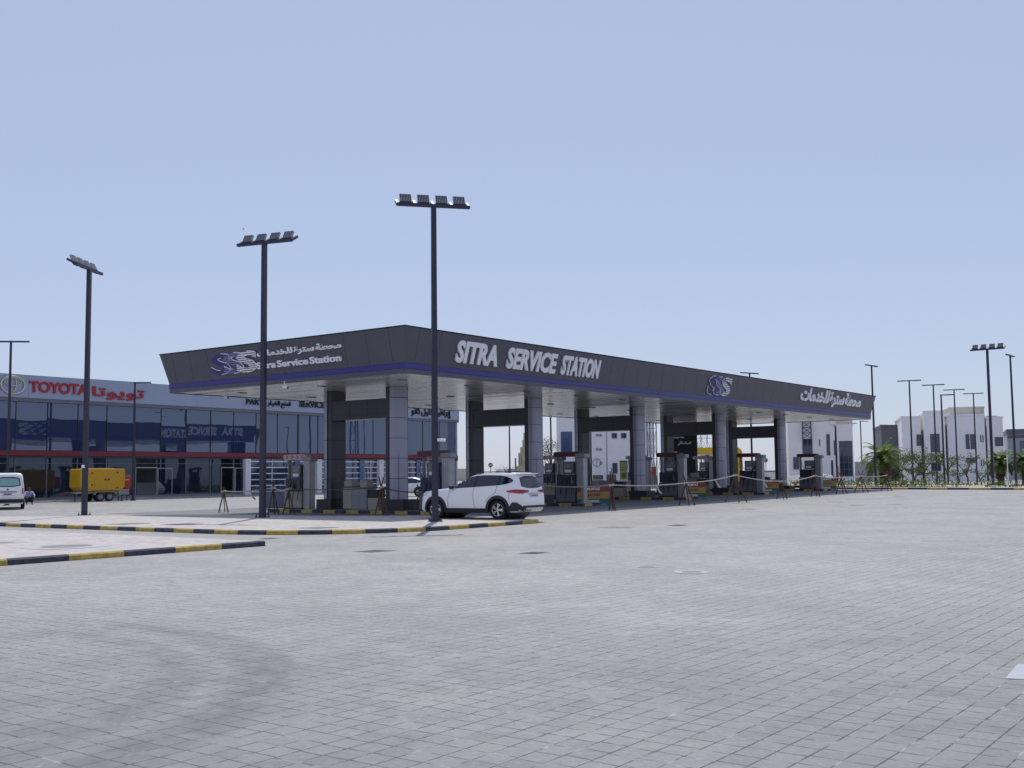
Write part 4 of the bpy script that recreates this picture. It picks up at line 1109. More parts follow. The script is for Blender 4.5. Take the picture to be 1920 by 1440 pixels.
# ------------------------------------------------------------------ generator trailer
def generator():
    c = at(150, 941); a, b = w2ab(c.x, c.y)
    t = thing('generator_trailer', 'yellow generator on a two axle trailer with a red tank, parked before the showroom glass', 'generator', L(a - .35, b + .1), TH)
    # local x along the showroom, -y faces the viewer; length 3.45
    Tm = Matrix(((1, 0, 0, 0), (0, 0, -1, .66), (0, 1, 0, 0), (0, 0, 0, 1)))
    prof = [(.0, .98), (.34, .72), (3.1, .72), (3.4, .98), (3.4, 2.14), (3.33, 2.21), (.07, 2.21), (0, 2.14)]
    g = MB().prism(prof, 0, 1.32, Tm); g.build('housing', 'yellow', t, bevel=.03)
    y = -.665
    d = MB()
    for x0, x1 in ((.40, .98), (1.06, 1.98), (2.01, 2.86)): d.box(x0, x1, y - .012, y, .84, 2.06)
    for x0, x1 in ((.06, .33), (2.92, 3.3)): d.box(x0, x1, y - .006, y, 1.05, 2.08)
    d.build('door', 'yellow', t, bevel=.006)
    hg = MB()
    for x, z in ((.86, 1.92), (.86, 1.12), (2.78, 1.95), (2.78, .92)): hg.box(x - .05, x + .05, y - .03, y - .012, z - .05, z + .05)
    hg.build('hinge', 'black', t)
    la = MB()
    for x in (1.86, 2.12): la.box(x - .07, x + .07, y - .022, y - .012, 1.42, 1.54)
    la.build('latch', 'black', t)
    gr = MB()
    for k in range(9): gr.box(-.012, .0, -.5, .5, 1.15 + k * .09, 1.19 + k * .09)
    gr.build('vent', 'yellow', t)
    MB().box(1.55, 2.9, -.1, .3, 2.212, 2.26).box(.5, 1.3, -.3, .3, 2.212, 2.24).build('roof_hatch', 'yellow', t, bevel=.01)
    MB().cyl((1.95, .2, 2.2), (0, 0, 1), .05, .16, 10).build('exhaust', 'black', t)
    ch = MB()
    for yy in (-.5, .5): ch.box(-.35, 3.7, yy - .05, yy + .05, .55, .66)
    for x in (.2, 1.6, 3.2): ch.box(x, x + .1, -.45, .45, .56, .65)
    ch.box(.4, 3.0, -.45, .45, .60, .71); ch.build('chassis', 'cream', t)
    MB().bar((-.35, 0, .6), (-1.2, 0, .5), .12, .1).build('tow_bar', 'wood_red', t)
    for s in (-1, 1):
        for x in (1.45, 2.15): wheel(t, x, s * .68, .30, .18, 'grey_light', 8, s, 0)
        f = MB(); pts = [(1.02, s * .70, .45), (1.12, s * .70, .66), (2.5, s * .70, .66), (2.72, s * .70, .40), (2.95, s * .70, .38)]
        for i in range(4): f.bar(pts[i], pts[i + 1], .22, .035)
        f.build('mudguard', 'cream', t)
    MB().box(2.95, 3.75, -.66, -.1, .42, .80).build('tool_box', 'cream', t, bevel=.03)
    MB().box(3.05, 3.65, -.665, -.66, .48, .74).build('tool_box_lid', 'grey_light', t)
    rt_ = MB().box(3.44, 4.02, -.40, .35, .84, 1.72).build('fuel_tank', 'orange_red', t, bevel=.03)
    MB().box(3.52, 3.86, -.405, -.40, 1.42, 1.47).build('tank_marking', 'white', rt_)
    lg = MB()
    for x in (-.3, .25, 2.98, 3.65): lg.box(x - .025, x + .025, -.55, -.50, 0, .58)
    lg.build('support_leg', 'wood_red', t)
    MB().tube([(3.7, 0, .6), (4.05, 0, .5), (4.25, 0, .52)], .03, 6).cyl((3.6, 0, 0), (0, 0, 1), .03, .6, 8).cyl((3.6, 0, 0), (0, 0, 1), .1, .05, 10).build('drawbar', 'wood_red', t)
generator()

# ------------------------------------------------------------------ crouching person
def skin(name, chain, mat, parent, sub=1):
    """chain: list of (parent index, (x,y,z), radius)"""
    me = bpy.data.meshes.new(name); me.from_pydata([c[1] for c in chain], [(c[0], i) for i, c in enumerate(chain) if c[0] is not None], [])
    o = bpy.data.objects.new(name, me); COL.objects.link(o)
    md = o.modifiers.new('s', 'SKIN'); md.use_smooth_shade = True
    for i, c in enumerate(chain):
        sv = me.skin_vertices[0].data[i]; rr = c[2] if isinstance(c[2], tuple) else (c[2], c[2]); sv.radius = rr; sv.use_root = c[0] is None
    o.modifiers.new('u', 'SUBSURF').levels = sub; o.modifiers['u'].render_levels = sub
    dg = bpy.context.evaluated_depsgraph_get(); m2 = bpy.data.meshes.new_from_object(o.evaluated_get(dg)); o.modifiers.clear(); o.data = m2
    m2.materials.clear(); m2.materials.append(M[mat]); o.parent = parent; return o
def person():
    g = at(54, 946)
    t = thing('person', 'person squatting behind the white van in a pale blue shirt and dark trousers', 'person', g, atan2(-.93, .36) + pi / 2 + .25)
    # local: facing -y, squatting; hips low, knees forward and up, forearms resting on the knees
    ch = [(None, (0, .12, .30), (.15, .12)), (0, (0, .10, .50), (.14, .10)), (1, (0, .04, .70), (.16, .10)), (2, (0, .0, .80), (.09, .07)), (3, (0, -.03, .88), .052), (4, (0, -.05, .97), (.075, .088)), (5, (0, -.055, 1.06), (.075, .088)), (6, (0, -.05, 1.11), (.045, .055))]
    for s in (-1, 1):
        k = len(ch)
        ch += [(2, (s * .19, .02, .74), .060), (k, (s * .28, -.10, .57), .046), (k + 1, (s * .24, -.34, .50), .037), (k + 2, (s * .22, -.43, .47), .03)]
        h = len(ch) - 1
        for j, (dx, ln) in enumerate(((-.028, .075), (-.010, .085), (.009, .08), (.027, .065))):
            ch += [(h, (s * .22 + dx, -.48, .452), .010), (len(ch), (s * .22 + dx, -.48 - ln * .5, .42), .009), (len(ch) + 1, (s * .22 + dx, -.48 - ln * .55, .39), .008)]
        ch += [(h, (s * .22 - s * .04, -.45, .45), .011), (len(ch), (s * .22 - s * .055, -.48, .43), .010)]
        k = len(ch)
        ch += [(0, (s * .11, .08, .28), .095), (k, (s * .19, -.30, .47), .068), (k + 1, (s * .16, -.16, .25), .056), (k + 2, (s * .15, -.10, .09), .042), (k + 3, (s * .16, -.18, .045), .042), (k + 4, (s * .17, -.30, .035), .036)]
    body = skin('body', ch, 'skin', t, 1)
    f = MB()
    f.tube([(0, -.135, 1.05), (0, -.165, 1.01), (0, -.14, 1.0)], [.010, .018, .012], 6); f.build('nose', 'skin', body)
    e = MB()
    for s in (-1, 1): e.cyl((s * .03, -.125, 1.05), (0, -1, 0), .011, .012, 8)
    e.build('eye', 'black', body)
    MB().tube([(-.025, -.128, .965), (0, -.137, .962), (.025, -.128, .965)], .006, 5).build('mouth', 'maroon', body)
    ea = MB()
    for s in (-1, 1): ea.tube([(s * .078, -.04, 1.05), (s * .09, -.03, 1.03), (s * .08, -.04, 1.0)], .012, 5)
    ea.build('ear', 'skin', body)
    hr = [(None, (0, -.03, 1.09), (.082, .09)), (0, (0, -.02, 1.135), (.07, .08)), (0, (0, .02, 1.03), (.072, .055))]
    skin('hair', hr, 'hair', t)
    sh = [(None, (0, .11, .40), (.165, .135)), (0, (0, .09, .55), (.165, .125)), (1, (0, .04, .70), (.185, .125)), (2, (0, .005, .79), (.10, .085))]
    for s in (-1, 1):
        k = len(sh); sh += [(2, (s * .195, .02, .745), .082), (k, (s * .285, -.10, .57), .066), (k + 1, (s * .25, -.27, .515), .055)]
    skin('shirt', sh, 'shirt', t)
    tr = [(None, (0, .13, .29), (.17, .14))]
    for s in (-1, 1):
        k = len(tr); tr += [(0, (s * .115, .06, .29), .115), (k, (s * .19, -.305, .475), .085), (k + 1, (s * .16, -.16, .25), .072), (k + 2, (s * .15, -.10, .11), .062)]
    skin('trousers', tr, 'trousers', t)
person()

# ------------------------------------------------------------------ car showroom
BB = 43.5; SHS = .884
def showroom():
    ox, oy = ab2w(-3.70, BB); t = thing('car_showroom', 'long glass fronted car showroom with white sign fascia and red band behind the fuel station', 'building', (ox, oy, .194), TH)
    t.scale = (SHS,) * 3
    W = Matrix.Translation((ox, oy, .194)) @ Matrix.Rotation(TH, 4, 'Z') @ Matrix.Scale(SHS, 4)
    A0, A1 = 4.0, 67.45
    f = MB(); n = 12; st = (A1 - A0) / n
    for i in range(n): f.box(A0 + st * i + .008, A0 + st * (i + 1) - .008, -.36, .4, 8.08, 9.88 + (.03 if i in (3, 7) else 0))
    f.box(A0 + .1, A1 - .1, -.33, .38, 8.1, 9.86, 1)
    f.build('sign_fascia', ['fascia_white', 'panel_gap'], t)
    MB().box(A0, A1, -.30, .1, 7.80, 8.075).build('fascia_soffit', 'mullion_grey', t)
    MB().box(A0, A1, -.14, .06, 3.60, 3.995).build('red_band', 'red_band', t)
    MB().box(A0, A1, -.16, .02, 3.44, 3.555).build('transom', 'mullion', t)
    MB().box(A0, A1, -.12, .1, 0, .30).build('plinth', 'grey', t)
    MB().box(A0, A1, -.5, -.121, 0, .11).build('step', 'concrete', t)
    # walls behind
    wl = MB(); wl.box(A0, A1, .41, 22, 7.6, 9.5); wl.box(A1 - .3, A1, -.05, 22, 0, 9.86); wl.box(A0, A0 + .3, .1, 22, 0, 9.5); wl.box(A0 + .3, A1 - .3, 21.7, 22, 0, 7.6)
    wl.build('wall', 'wall_mid', t)
    it = MB(); it.box(A0 + .3, A1 - .3, 7.5, 7.7, 0, 7.6); it.build('back_wall', 'interior', t)
    MB().box(A0 + .3, A1 - .3, .1, 7.5, .1, .30).build('floor', 'interior', t); MB().box(A0 + .3, A1 - .3, .16, 7.5, 3.62, 3.9).build('ceiling', 'interior', t)
    MB().box(A0 + .3, A1 - .3, .05, .12, 3.9, 7.8).build('spandrel', 'interior_dark', t)
    # curtain wall: every pane its own sheet, each a hair out of true
    cuts = []; a = 5.85
    while a < A1 - 1: cuts.append(a); a += 2.645
    mu = MB(); ed = [A0] + cuts + [A1 - .1]
    for c in cuts: wd = .08 if abs(c - 42.9) < .6 else .022; mu.box(c - wd, c + wd, -.05, .1, 4.0, 7.8)
    mu.build('mullion', 'mullion', t)
    rnd = random.Random(5)
    def pane(name, x0, x1, z0, z1, mat, y=0.0, wob=.004):
        xc, zc = (x0 + x1) / 2, (z0 + z1) / 2; a1 = rnd.uniform(-wob, wob); a2 = rnd.uniform(-wob, wob)
        vs = []; N = 6
        for yy in (0, .03):
            for j in range(N + 1):
                for i in range(N + 1):
                    x = x0 + (x1 - x0) * i / N; z = z0 + (z1 - z0) * j / N
                    vs.append((x, y + yy + (x - xc) * a1 + (z - zc) * a2, z))
        fs = []; K = (N + 1) ** 2
        for j in range(N):
            for i in range(N):
                k = j * (N + 1) + i; fs.append((k, k + 1, k + N + 2, k + N + 1)); fs.append((K + k, K + k + N + 1, K + k + N + 2, K + k + 1))
        return MB().add(vs, fs).build(name, mat, t, smooth=False)
    for i in range(len(ed) - 1): pane('upper_pane', ed[i] + .04, ed[i + 1] - .04, 4.03, 7.78, 'glass_upper')
    # ground floor glazing with two doors
    lo = [c for c in cuts if c < 36] ; edl = [A0] + lo + [36.1]
    ml = MB()
    for c in lo: ml.box(c - .045, c + .045, -.06, .08, .30, 3.44)
    ml.box(A0, 36.1, -.05, .06, 2.98, 3.03); ml.build('lower_mullion', 'mullion_grey', t)
    doors = ((24.55, 26.6), (33.55, 35.0))
    for i in range(len(edl) - 1):
        x0, x1 = edl[i] + .05, edl[i + 1] - .05
        segs = [(x0, x1)]
        for d0, d1 in doors:
            ns = []
            for s0, s1 in segs:
                if d1 <= s0 or d0 >= s1: ns.append((s0, s1)); continue
                if d0 - s0 > .1: ns.append((s0, d0))
                if s1 - d1 > .1: ns.append((d1, s1))
            segs = ns
        for s0, s1 in segs: pane('lower_pane', s0, s1, .31, 3.43, 'glass_lower', wob=.002)
    for d0, d1 in doors:
        fr = MB(); fr.box(d0 - .06, d0, -.09, .1, .31, 2.6); fr.box(d1, d1 + .06, -.09, .1, .31, 2.6); fr.box(d0 - .06, d1 + .06, -.09, .1, 2.6, 2.7)
        fr.box(d1 + .1, d1 + 1.6, -.1, -.08, 2.55, 2.62); fr.box(d1 + .1, d1 + .16, -.1, -.08, .33, 2.55); fr.box(d1 + 1.54, d1 + 1.6, -.1, -.08, .33, 2.55)
        o = fr.build('door_frame', 'alu_light', t)
        MB().box(d0 + .1, d1 - .1, 3.4, 3.5, .3, 2.6).build('dark_doorway', 'black', t)
        pane('door_leaf', d1 + .17, d1 + 1.53, .34, 2.54, 'glass_lower', -.09)
    # shutter bays
    px = [36.35, 45.4, 54.35, 63.2]
    for p in px:
        MB().box(p - .32, p + .32, -.42, .1, 0, 3.44).build('pillar', 'white', t)
        b = MB().box(p - .09, p + .09, -.60, -.425, 3.2, 3.36).build('wall_lamp', 'white', t, bevel=.02)
    for i in range(4):
        x0 = px[i] + .34; x1 = (px[i + 1] - .34) if i < 3 else A1 - .35
        xm = x0 + (x1 - x0) * .72
        for (s0, s1) in ((x0, xm - .35), (xm + .35, x1)):
            if s1 - s0 < .3: continue
            rl = MB()
            for k in range(6): rl.box(s0 + .03, s1 - .03, -.1, -.02, .32 + k * .57, .41 + k * .57)
            for xx in ((s0 + s1) / 2,): rl.box(xx - .03, xx + .03, -.095, -.025, .30, 3.43)
            sh = rl.build('shutter', 'white', t)
            pane('shutter_glazing', s0, s1, .31, 3.43, 'glass_upper', .0)
        MB().box(xm - .33, xm + .33, -.14, .1, .3, 3.44).build('blue_panel', 'window_blue', t)
    # things inside the glass
    ins = MB()
    for x in (8.2, 13.0, 15.6):
        for z in (.9, 1.6, 2.3): ins.box(x, x + 2.0, 4.4, 4.9, z, z + .05)
        for xx in (x, x + 1.95): ins.box(xx, xx + .05, 4.4, 4.9, .3, 2.6)
    ins.build('display_shelf', 'white', t)
    MB().box(27.5, 31, 4, 4.8, .3, 1.35).build('counter', 'wall_white', t); MB().box(20, 21.2, 5, 6.2, .3, 2.3).build('display_stand', 'wall_white', t); MB().box(31.6, 32.4, 3.2, 3.4, .3, 2.6).build('display_panel', 'wall_white', t)
    # signs
    O, X, Y = (0, -.365, 0), (1, 0, 0), (0, 0, 1)
    P = lambda *b: tuple(q / SHS for q in pix_on(O, X, Y, b, W))
    text_on('sign_lettering', 'TOYOTA', 'red', t, O, X, Y, *P(54, 735, 165, 721), depth=.10, bold=.03, space=.95)
    text_on('arabic_lettering', 'تويوتـا'.replace('ـ', ''), 'red', t, O, X, Y, *P(172, 748, 270, 730), depth=.10, bold=.022, arabic=True)
    text_on('black_lettering', 'PARTS', 'black', t, O, X, Y, *P(461, 758, 499, 750), depth=.08, bold=.03)
    text_on('black_lettering', 'قطع الغيار', 'black', t, O, X, Y, *P(501, 764, 545, 753), depth=.08, bold=.025, arabic=True, word=.5)
    text_on('black_lettering', 'SERVICE', 'black', t, O, X, Y, *P(561, 763, 608, 754), depth=.08, bold=.03)
    text_on('black_lettering', 'إبراهيم خليل كانو', 'black', t, O, X, Y, *P(771, 783, 846, 767), depth=.08, bold=.028, arabic=True, word=.5)
    s0, t0, s1, t1 = P(0.5, 737, 46, 707); cx, cz = (s0 + s1) / 2, (t0 + t1) / 2; rx = (s1 - s0) / 2; rz_ = (t1 - t0) / 2
    em = MB()
    def ell(x, z, a, b, r): em.tube([(x + a * cos(2 * pi * k / 40), -.43, z + b * sin(2 * pi * k / 40)) for k in range(41)], r, 8, 0, False)
    ell(cx, cz, rx, rz_, .07); ell(cx, cz + .12 * rz_, rx * .28, rz_ * .86, .045); ell(cx, cz + .36 * rz_, rx * .70, rz_ * .46, .045)
    em.build('emblem', 'cream_metal', t)
M['mullion_grey'] = mk('mullion_grey', (.17, .17, .21), .45, .3)
M['cream_metal'] = mk('cream_metal', (.62, .57, .45), .3, .5)
showroom()
# parking stops before the showroom
ws = None
WS = [36, 73, 108, 265, 298, 330, 363, 393, 425, 452]
for i, px in enumerate(WS):
    py = 944.5 + (930 - 944.5) * (px - 36) / (393 - 36); p = at(px, py)
    if ws is None:
        m = MB(); m.prism([(-.09, 0), (.09, 0), (.06, .11), (-.06, .11)], -.85, .85, Matrix(((0, 0, 1, 0), (1, 0, 0, 0), (0, 1, 0, 0), (0, 0, 0, 1))))
        ws = m.build('parking_stop', 'concrete', None, p, TH, bevel=.012); o = ws
    else: o = ws.copy(); COL.objects.link(o); o.location = p
    tag(o, 'low concrete parking stop on the paving in front of the glass showroom', 'parking stop', 'parking stops in front of the showroom')

# ------------------------------------------------------------------ buildings beyond
class Face:
    """building with its front on a plane facing the camera; px(), pz() turn photograph pixels into local metres"""
    def __init__(s, name, label, cat, px, Y, turn=0.0, group=None):
        g = far(px, Y); s.rz = -atan2(g.x, g.y) + turn; s.o = thing(name, label, cat, g, s.rz, group)
        s.O = Vector(g); s.X = Vector((cos(s.rz), sin(s.rz), 0)); s.Y = Vector((0, 0, 1))
    def p(s, px, py): return plane_st(px, py, s.O, s.X, s.Y)
    def box(s, name, mat, x0, x1, ytop, ybot, y0, y1, ground=False, trim=0):
        xa, zt = s.p(x0, ytop); xb, zb = s.p(x1, ybot)
        if ground: zb = -.3
        m = MB().box(xa, xb, y0, y1, zb, zt)
        o = m.build(name, mat, s.o)
        if trim: MB().box(xa - .06, xb + .06, y0 - .06, y1 + .06, zt + .002, zt + trim).build('parapet', mat, o)
        return o
    def win(s, x0, y0, x1, y1, mat='window', yy=0.0, bars=1, hb=0, fr='wall_grey'):
        xa, zt = s.p(x0, y0); xb, zb = s.p(x1, y1); f = MB(); d = .07
        f.box(xa, xa + d, yy - .05, yy - .002, zb, zt); f.box(xb - d, xb, yy - .05, yy - .002, zb, zt); f.box(xa + d, xb - d, yy - .05, yy - .002, zt - d, zt); f.box(xa + d, xb - d, yy - .05, yy - .002, zb, zb + d)
        for k in range(1, bars + 1): x = xa + (xb - xa) * k / (bars + 1); f.box(x - .03, x + .03, yy - .048, yy - .004, zb + d, zt - d)
        for k in range(1, hb + 1): z = zb + (zt - zb) * k / (hb + 1); f.box(xa + d, xb - d, yy - .046, yy - .006, z - .03, z + .03)
        o = f.build('window', fr, s.o)
        MB().box(xa + .02, xb - .02, yy - .03, yy - .001, zb + .02, zt - .02).build('pane', mat, o); return o
def villa():
    v = Face('villa', 'white stepped two storey villa with a beige roof block, behind the row of street lamps', 'building', 1785, 140, .10)
    v.box('wall', 'wall_white', 1690, 1730, 784, 897, .0, 14, True, .25); v.box('wall', 'wall_white', 1730.3, 1775, 774.5, 897, -.6, 14, True, .25)
    v.box('wall', 'wall_white', 1775.3, 1851, 781, 897, .1, 13, True, .25); v.box('wall', 'wall_white', 1851.3, 1887, 784, 897, .9, 13, True, .25)
    v.box('roof_block', 'wall_beige', 1784, 1852, 764, 782, 3, 11, False, .2)
    v.box('roof_screen', 'wall_grey', 1852.5, 1872, 779, 785, 1.2, 4)
    for x0, y0, x1, y1, b, h in ((1718, 815, 1729.5, 836, 1, 1), (1819, 814, 1830, 842, 1, 1), (1810, 814, 1818.6, 842, 1, 1), (1838, 816, 1840.5, 829, 0, 0), (1842, 816, 1844.5, 829, 0, 0), (1848, 799, 1850.8, 840, 0, 3),
                               (1720, 867, 1733 - 3.5, 891, 1, 0), (1812, 858, 1829, 868, 2, 0), (1839, 862, 1841.5, 874, 0, 0), (1843.5, 862, 1846, 874, 0, 0)): v.win(x0, y0, x1, y1, 'window', .0 if x0 < 1731 else .1, b, h)
    for x0, y0, x1, y1, b, h in ((1743, 814, 1762, 848, 1, 2), (1745, 867, 1764, 883, 2, 0)): v.win(x0, y0, x1, y1, 'window', -.6, b, h)
    v.win(1867, 819, 1884, 836, 'window', .9, 2, 1); v.win(1858, 868, 1866, 895, 'window', .9, 0, 0)
    dd = v.box('door', 'maroon', 1868, 1875, 868, 897, .84, .9)
villa()
def office():
    v = Face('office_building', 'white two storey office with tall glazed corner seen under the canopy far end', 'building', 1540, 125, .05)
    v.box('wall', 'wall_white', 1476, 1568, 772, 897, 0, 16, True, .25); v.box('wall', 'wall_white', 1568.3, 1602, 799, 897, .1, 15, True, .2)
    v.box('roof_block', 'wall_beige', 1569, 1601, 786, 799, 2, 8, False, .15)
    v.box('roof_unit', 'white', 1556, 1567.5, 789, 796, -.3, -.05)
    for x0, y0, x1, y1, b, h, yy, mt in ((1504, 823, 1524, 853, 1, 1, 0, 'window'), (1487, 857, 1499, 880, 1, 1, 0, 'window'), (1535.5, 824, 1538, 836, 0, 0, 0, 'window'), (1549, 814, 1557, 854, 0, 3, 0, 'window'), (1564 - 1, 826, 1567.6, 854, 0, 1, 0, 'window'),
                                         (1573, 827, 1600, 893, 2, 4, .1, 'window'), (1558, 863, 1563, 894, 0, 0, 0, 'window'), (1536.5, 866, 1539, 877, 0, 0, 0, 'window')): v.win(x0, y0, x1, y1, mt, yy, b, h)
    d = v.box('red_door', 'red', 1568.6, 1573 - .6, 874, 895, .02, .1)
    # lattice mast on the wall corner
    xa, z0 = v.p(1505, 823); xb, z1 = v.p(1519, 770)
    m = MB(); y = -.5
    for x in (xa, xb): m.bar((x, y, z0), (x, y, z1), .12, .12)
    n = 5
    for k in range(n):
        za = z0 + (z1 - z0) * k / n; zb = z0 + (z1 - z0) * (k + 1) / n; m.bar((xa, y, za), (xb, y - .01, zb), .06, .06); m.bar((xb, y, za), (xa, y + .01, zb), .06, .06); m.bar((xa, y, zb), (xb, y, zb), .07, .07)
    for x in (xa, xb): m.bar((x, y, z0 + .1), (x, 0, z0 + .1), .1, .1)
    m.build('lattice_frame', 'mullion', v.o)
office()
def white_hall():
    v = Face('white_hall', 'tall white building with small square windows seen through the third column frame', 'building', 1130, 118, .0)
    v.box('wall', 'wall_white', 1108, 1226, 735, 900, 0, 18, True, .25); v.box('wall', 'wall_white', 1042, 1107.6, 735, 900, .6, 18, True, .25)
    v.box('cladding_joint', 'wall_mid', 1137.0, 1137.5, 745, 897, -.012, -.001)
    for x0, y0, x1, y1, b in ((1147, 812, 1157, 822, 1), (1164.5, 812, 1174.5, 822, 1), (1148, 868, 1158, 888, 1)): v.win(x0, y0, x1, y1, 'window', 0, b)
    v.win(1051, 809, 1073, 849, 'window_blue', .6, 0); v.win(1104, 869, 1108 - .6, 897, 'window_blue', .6, 0)
    m = MB(); 
    for px, py, r in ((1119, 867.5, .42), (1127, 868.5, .14), (1120, 842.5, .12), (1126, 842.5, .12), (1120, 816, .12), (1126, 816, .12)):
        x, z = v.p(px, py)
        for k in range(2): pass
        m.tube([(x + r * cos(2 * pi * k / 16), -.03, z + r * sin(2 * pi * k / 16)) for k in range(17)], .03, 5, 0, False)
        m.bar((x, -.03, z - r), (x, -.03, z + r), .04, .04)
    m.build('wall_vent', 'grey', v.o)
white_hall()
v = Face('grey_block', 'dark grey flat roofed block between the big palm and the white villa', 'building', 1671, 150, .1)
v.box('wall', 'wall_grey', 1652, 1686, 801, 897, 0, 12, True, .3); v.box('wing', 'wall_mid', 1686.3, 1692, 806, 897, .5, 10, True)
v.win(1658, 862, 1672, 885, 'window', 0, 1)
v = Face('grey_building', 'grey building with a dark roof band at the photo edge beyond the villa', 'building', 1925, 150, .05)
v.box('wall', 'wall_mid', 1888, 1990, 812, 897, 0, 12, True); v.box('roof_band', 'wall_grey', 1887, 1992, 805, 811.5, -.3, 12.3); v.box('band', 'wall_grey', 1888, 1990, 817, 819.5, -.08, -.002)
v.win(1912, 826, 1925, 850, 'window_blue', 0, 1, 1); v.win(1911, 868, 1918, 892, 'window', 0, 0)
# low boundary walls
v = Face('boundary_wall', 'low grey boundary wall between the white office and the dark grey block', 'wall', 1630, 145)
v.box('panels', 'wall_mid', 1602, 1652, 866, 897, 0, .2, True); 
for px in (1606, 1618, 1630, 1642): v.box('pier', 'wall_mid', px, px + 2, 864, 897, -.1, .3, True)
v = Face('boundary_wall', 'low white wall with dark coping behind the fifth column frame', 'wall', 1420, 128)
v.box('panels', 'wall_white', 1385, 1456, 884.5, 897, 0, .2, True); v.box('coping', 'wall_grey', 1384.6, 1456.4, 883, 884.4, -.05, .25)

# far stepped tower and small far things
v = Face('stepped_tower', 'tall sand coloured stepped tower far away between two column frames', 'tower', 995, 420)
for x0, x1, y0, y1, dd in ((968, 1022, 874, 884, 0), (971.5, 1019, 849, 873.9, 2), (975, 1016, 838, 848.9, 4), (979, 1012, 824, 837.9, 6), (981, 1009, 810, 823.9, 8), (983, 1007, 796, 809.9, 9)):
    v.box('tier', 'tower', x0, x1, y0, y1, dd, 30, y1 > 883)
for x0, y0, x1, y1, dd in ((984, 863, 987, 870, 2), (988, 852, 990.5, 858, 2), (988, 861, 990.5, 866, 2), (986, 843, 989, 846.5, 4), (984, 828, 989.5, 832, 6), (984, 814, 990, 819, 8), (985, 800, 991, 806, 9), (973, 853, 974.2, 871, 2), (977, 853, 978.2, 871, 2)):
    v.win(x0, y0, x1, y1, 'window', dd, 0)
for px0, px1, yt, Y, mat, lab in ((930, 950, 882, 380, 'wall_white', 'tiny white far house on the skyline below the no entry sign'), (858, 876, 881, 300, 'wall_beige', 'pale far building on the skyline just above the SUV bonnet'),
                                  (950, 967, 880.5, 500, 'wall_mid', 'grey far building on the skyline beside the tower foot'), (1020, 1041, 882, 260, 'wall_beige', 'beige far building between the second silver column and the white hall')):
    v = Face('far_building', lab, 'building', (px0 + px1) / 2, Y); v.box('wall', mat, px0, px1, yt, 890, 0, 12, True, .3)
    v.box('roof_room', mat, px0 + 3, px0 + 8, yt - 1.6, yt - .2, 2, 8)
v = Face('grey_post', 'short thick grey post seen between the street lamp pole and the tower', 'post', 967, 110)
xa, za = v.p(965.6, 860); m = MB().cyl((0, 0, 0), (0, 0, 1), .08, za, 12).cyl((0, 0, za), (0, 0, 1), .095, .06, 12); m.build('shaft', 'grey', v.o); MB().cyl((0, 0, 0), (0, 0, 1), .18, .15, 12).build('footing', 'concrete', v.o)

# road signs
def road_sign(px, py, Y, rpx, face, lab, back=False):
    g = far(px, Y); rz = -atan2(g.x, g.y); r = rpx / FPX * Y; z = hgt(px, py, Y) - g.z
    t = thing('road_sign', lab, 'road sign', g, rz)
    MB().cyl((0, .05, 0), (0, 0, 1), .035, z, 8).build('post', 'grey_light', t)
    f = MB().cyl((0, 0, z), (0, -1, 0), r, .03, 28).build('disc', face, t)
    if not back: MB().box(-r * .68, r * .68, -.036, -.03, z - r * .17, z + r * .17).build('white_bar', 'white', t)
    else: MB().box(-r * .6, r * .6, -.05, -.031, z - .03, z + .03).box(-.04, .04, -.05, -.031, z - r * .8, z + r * .8).build('rail', 'grey', t)
road_sign(920, 872, 105, 4.3, 'red', 'round red no entry sign with white bar seen above the SUV roof')
road_sign(1436.5, 863, 112, 4.4, 'grey_light', 'back of a round grey road sign seen through the fifth column frame', True)
# street name like plates beyond the bed
v = Face('sign_board', 'pale green and yellow banner board leaning on the white hall', 'sign', 1169, 108)
x0, z1 = v.p(1160, 862); x1, z0 = v.p(1178.5, 901)
MB().box(x0, x1, -.04, .04, z0, z1).build('frame', 'white', v.o); MB().box(x0 + .08, x1 - .08, -.06, -.041, z0 + .1, z1 - .1).build('banner', 'lime', v.o)
b = MB(); zz = z0 + (z1 - z0) * .25; xm = (x0 + x1) / 2; b.box(xm - .2, xm + .2, -.07, -.061, zz - .22, zz + .22); 
for k in range(2): b.box(x0 + .12, x1 - .12, -.07, -.061, z0 + (z1 - z0) * (.52 + .1 * k), z0 + (z1 - z0) * (.55 + .1 * k))
b.box(x0 + .1, x1 - .1, -.07, -.061, z1 - .24, z1 - .12); b.build('banner_print', 'leaf', v.o)
MB().box(x0, x1, -.3, .4, 0, max(.05, z0)).build('foot', 'grey', v.o)
M['kiosk_black'] = mk('kiosk_black', (.010, .011, .020), .3)
v = Face('bank_machine_pylon', 'black bank machine pylon with white Arabic lettering standing behind the fourth column frame', 'kiosk', 1284, 92)
x0, z1 = v.p(1258, 800); x1, _ = v.p(1309, 895)
MB().box(x0, x1, 0, 1.6, 0, z1).build('cabinet', 'kiosk_black', v.o, bevel=.03)
M_ = v
s0, t0 = v.p(1271, 835.5); s1, t1 = v.p(1296, 826.5)
text_on('arabic_lettering', 'الصراف الآلي', 'white', v.o, (0, -.005, 0), (1, 0, 0), (0, 0, 1), s0, t0, s1, t1, depth=.03, bold=.03, arabic=True, word=.5)
s0, t0 = v.p(1257.8, 822); s1, t1 = v.p(1283, 818.2)
text_on('lettering', 'Automatic Teller', 'white', v.o, (0, -.005, 0), (1, 0, 0), (0, 0, 1), s0 + .06, t0, s1, t1, depth=.03, bold=.03)
xa, za = v.p(1263, 849.5); xb, zb = v.p(1270, 847); MB().box(xa, xb, -.3, -.005, za, zb).build('camera', 'white', v.o)
v = Face('orange_kiosk', 'small orange red cabinet beside the third silver column', 'cabinet', 1226, 110)
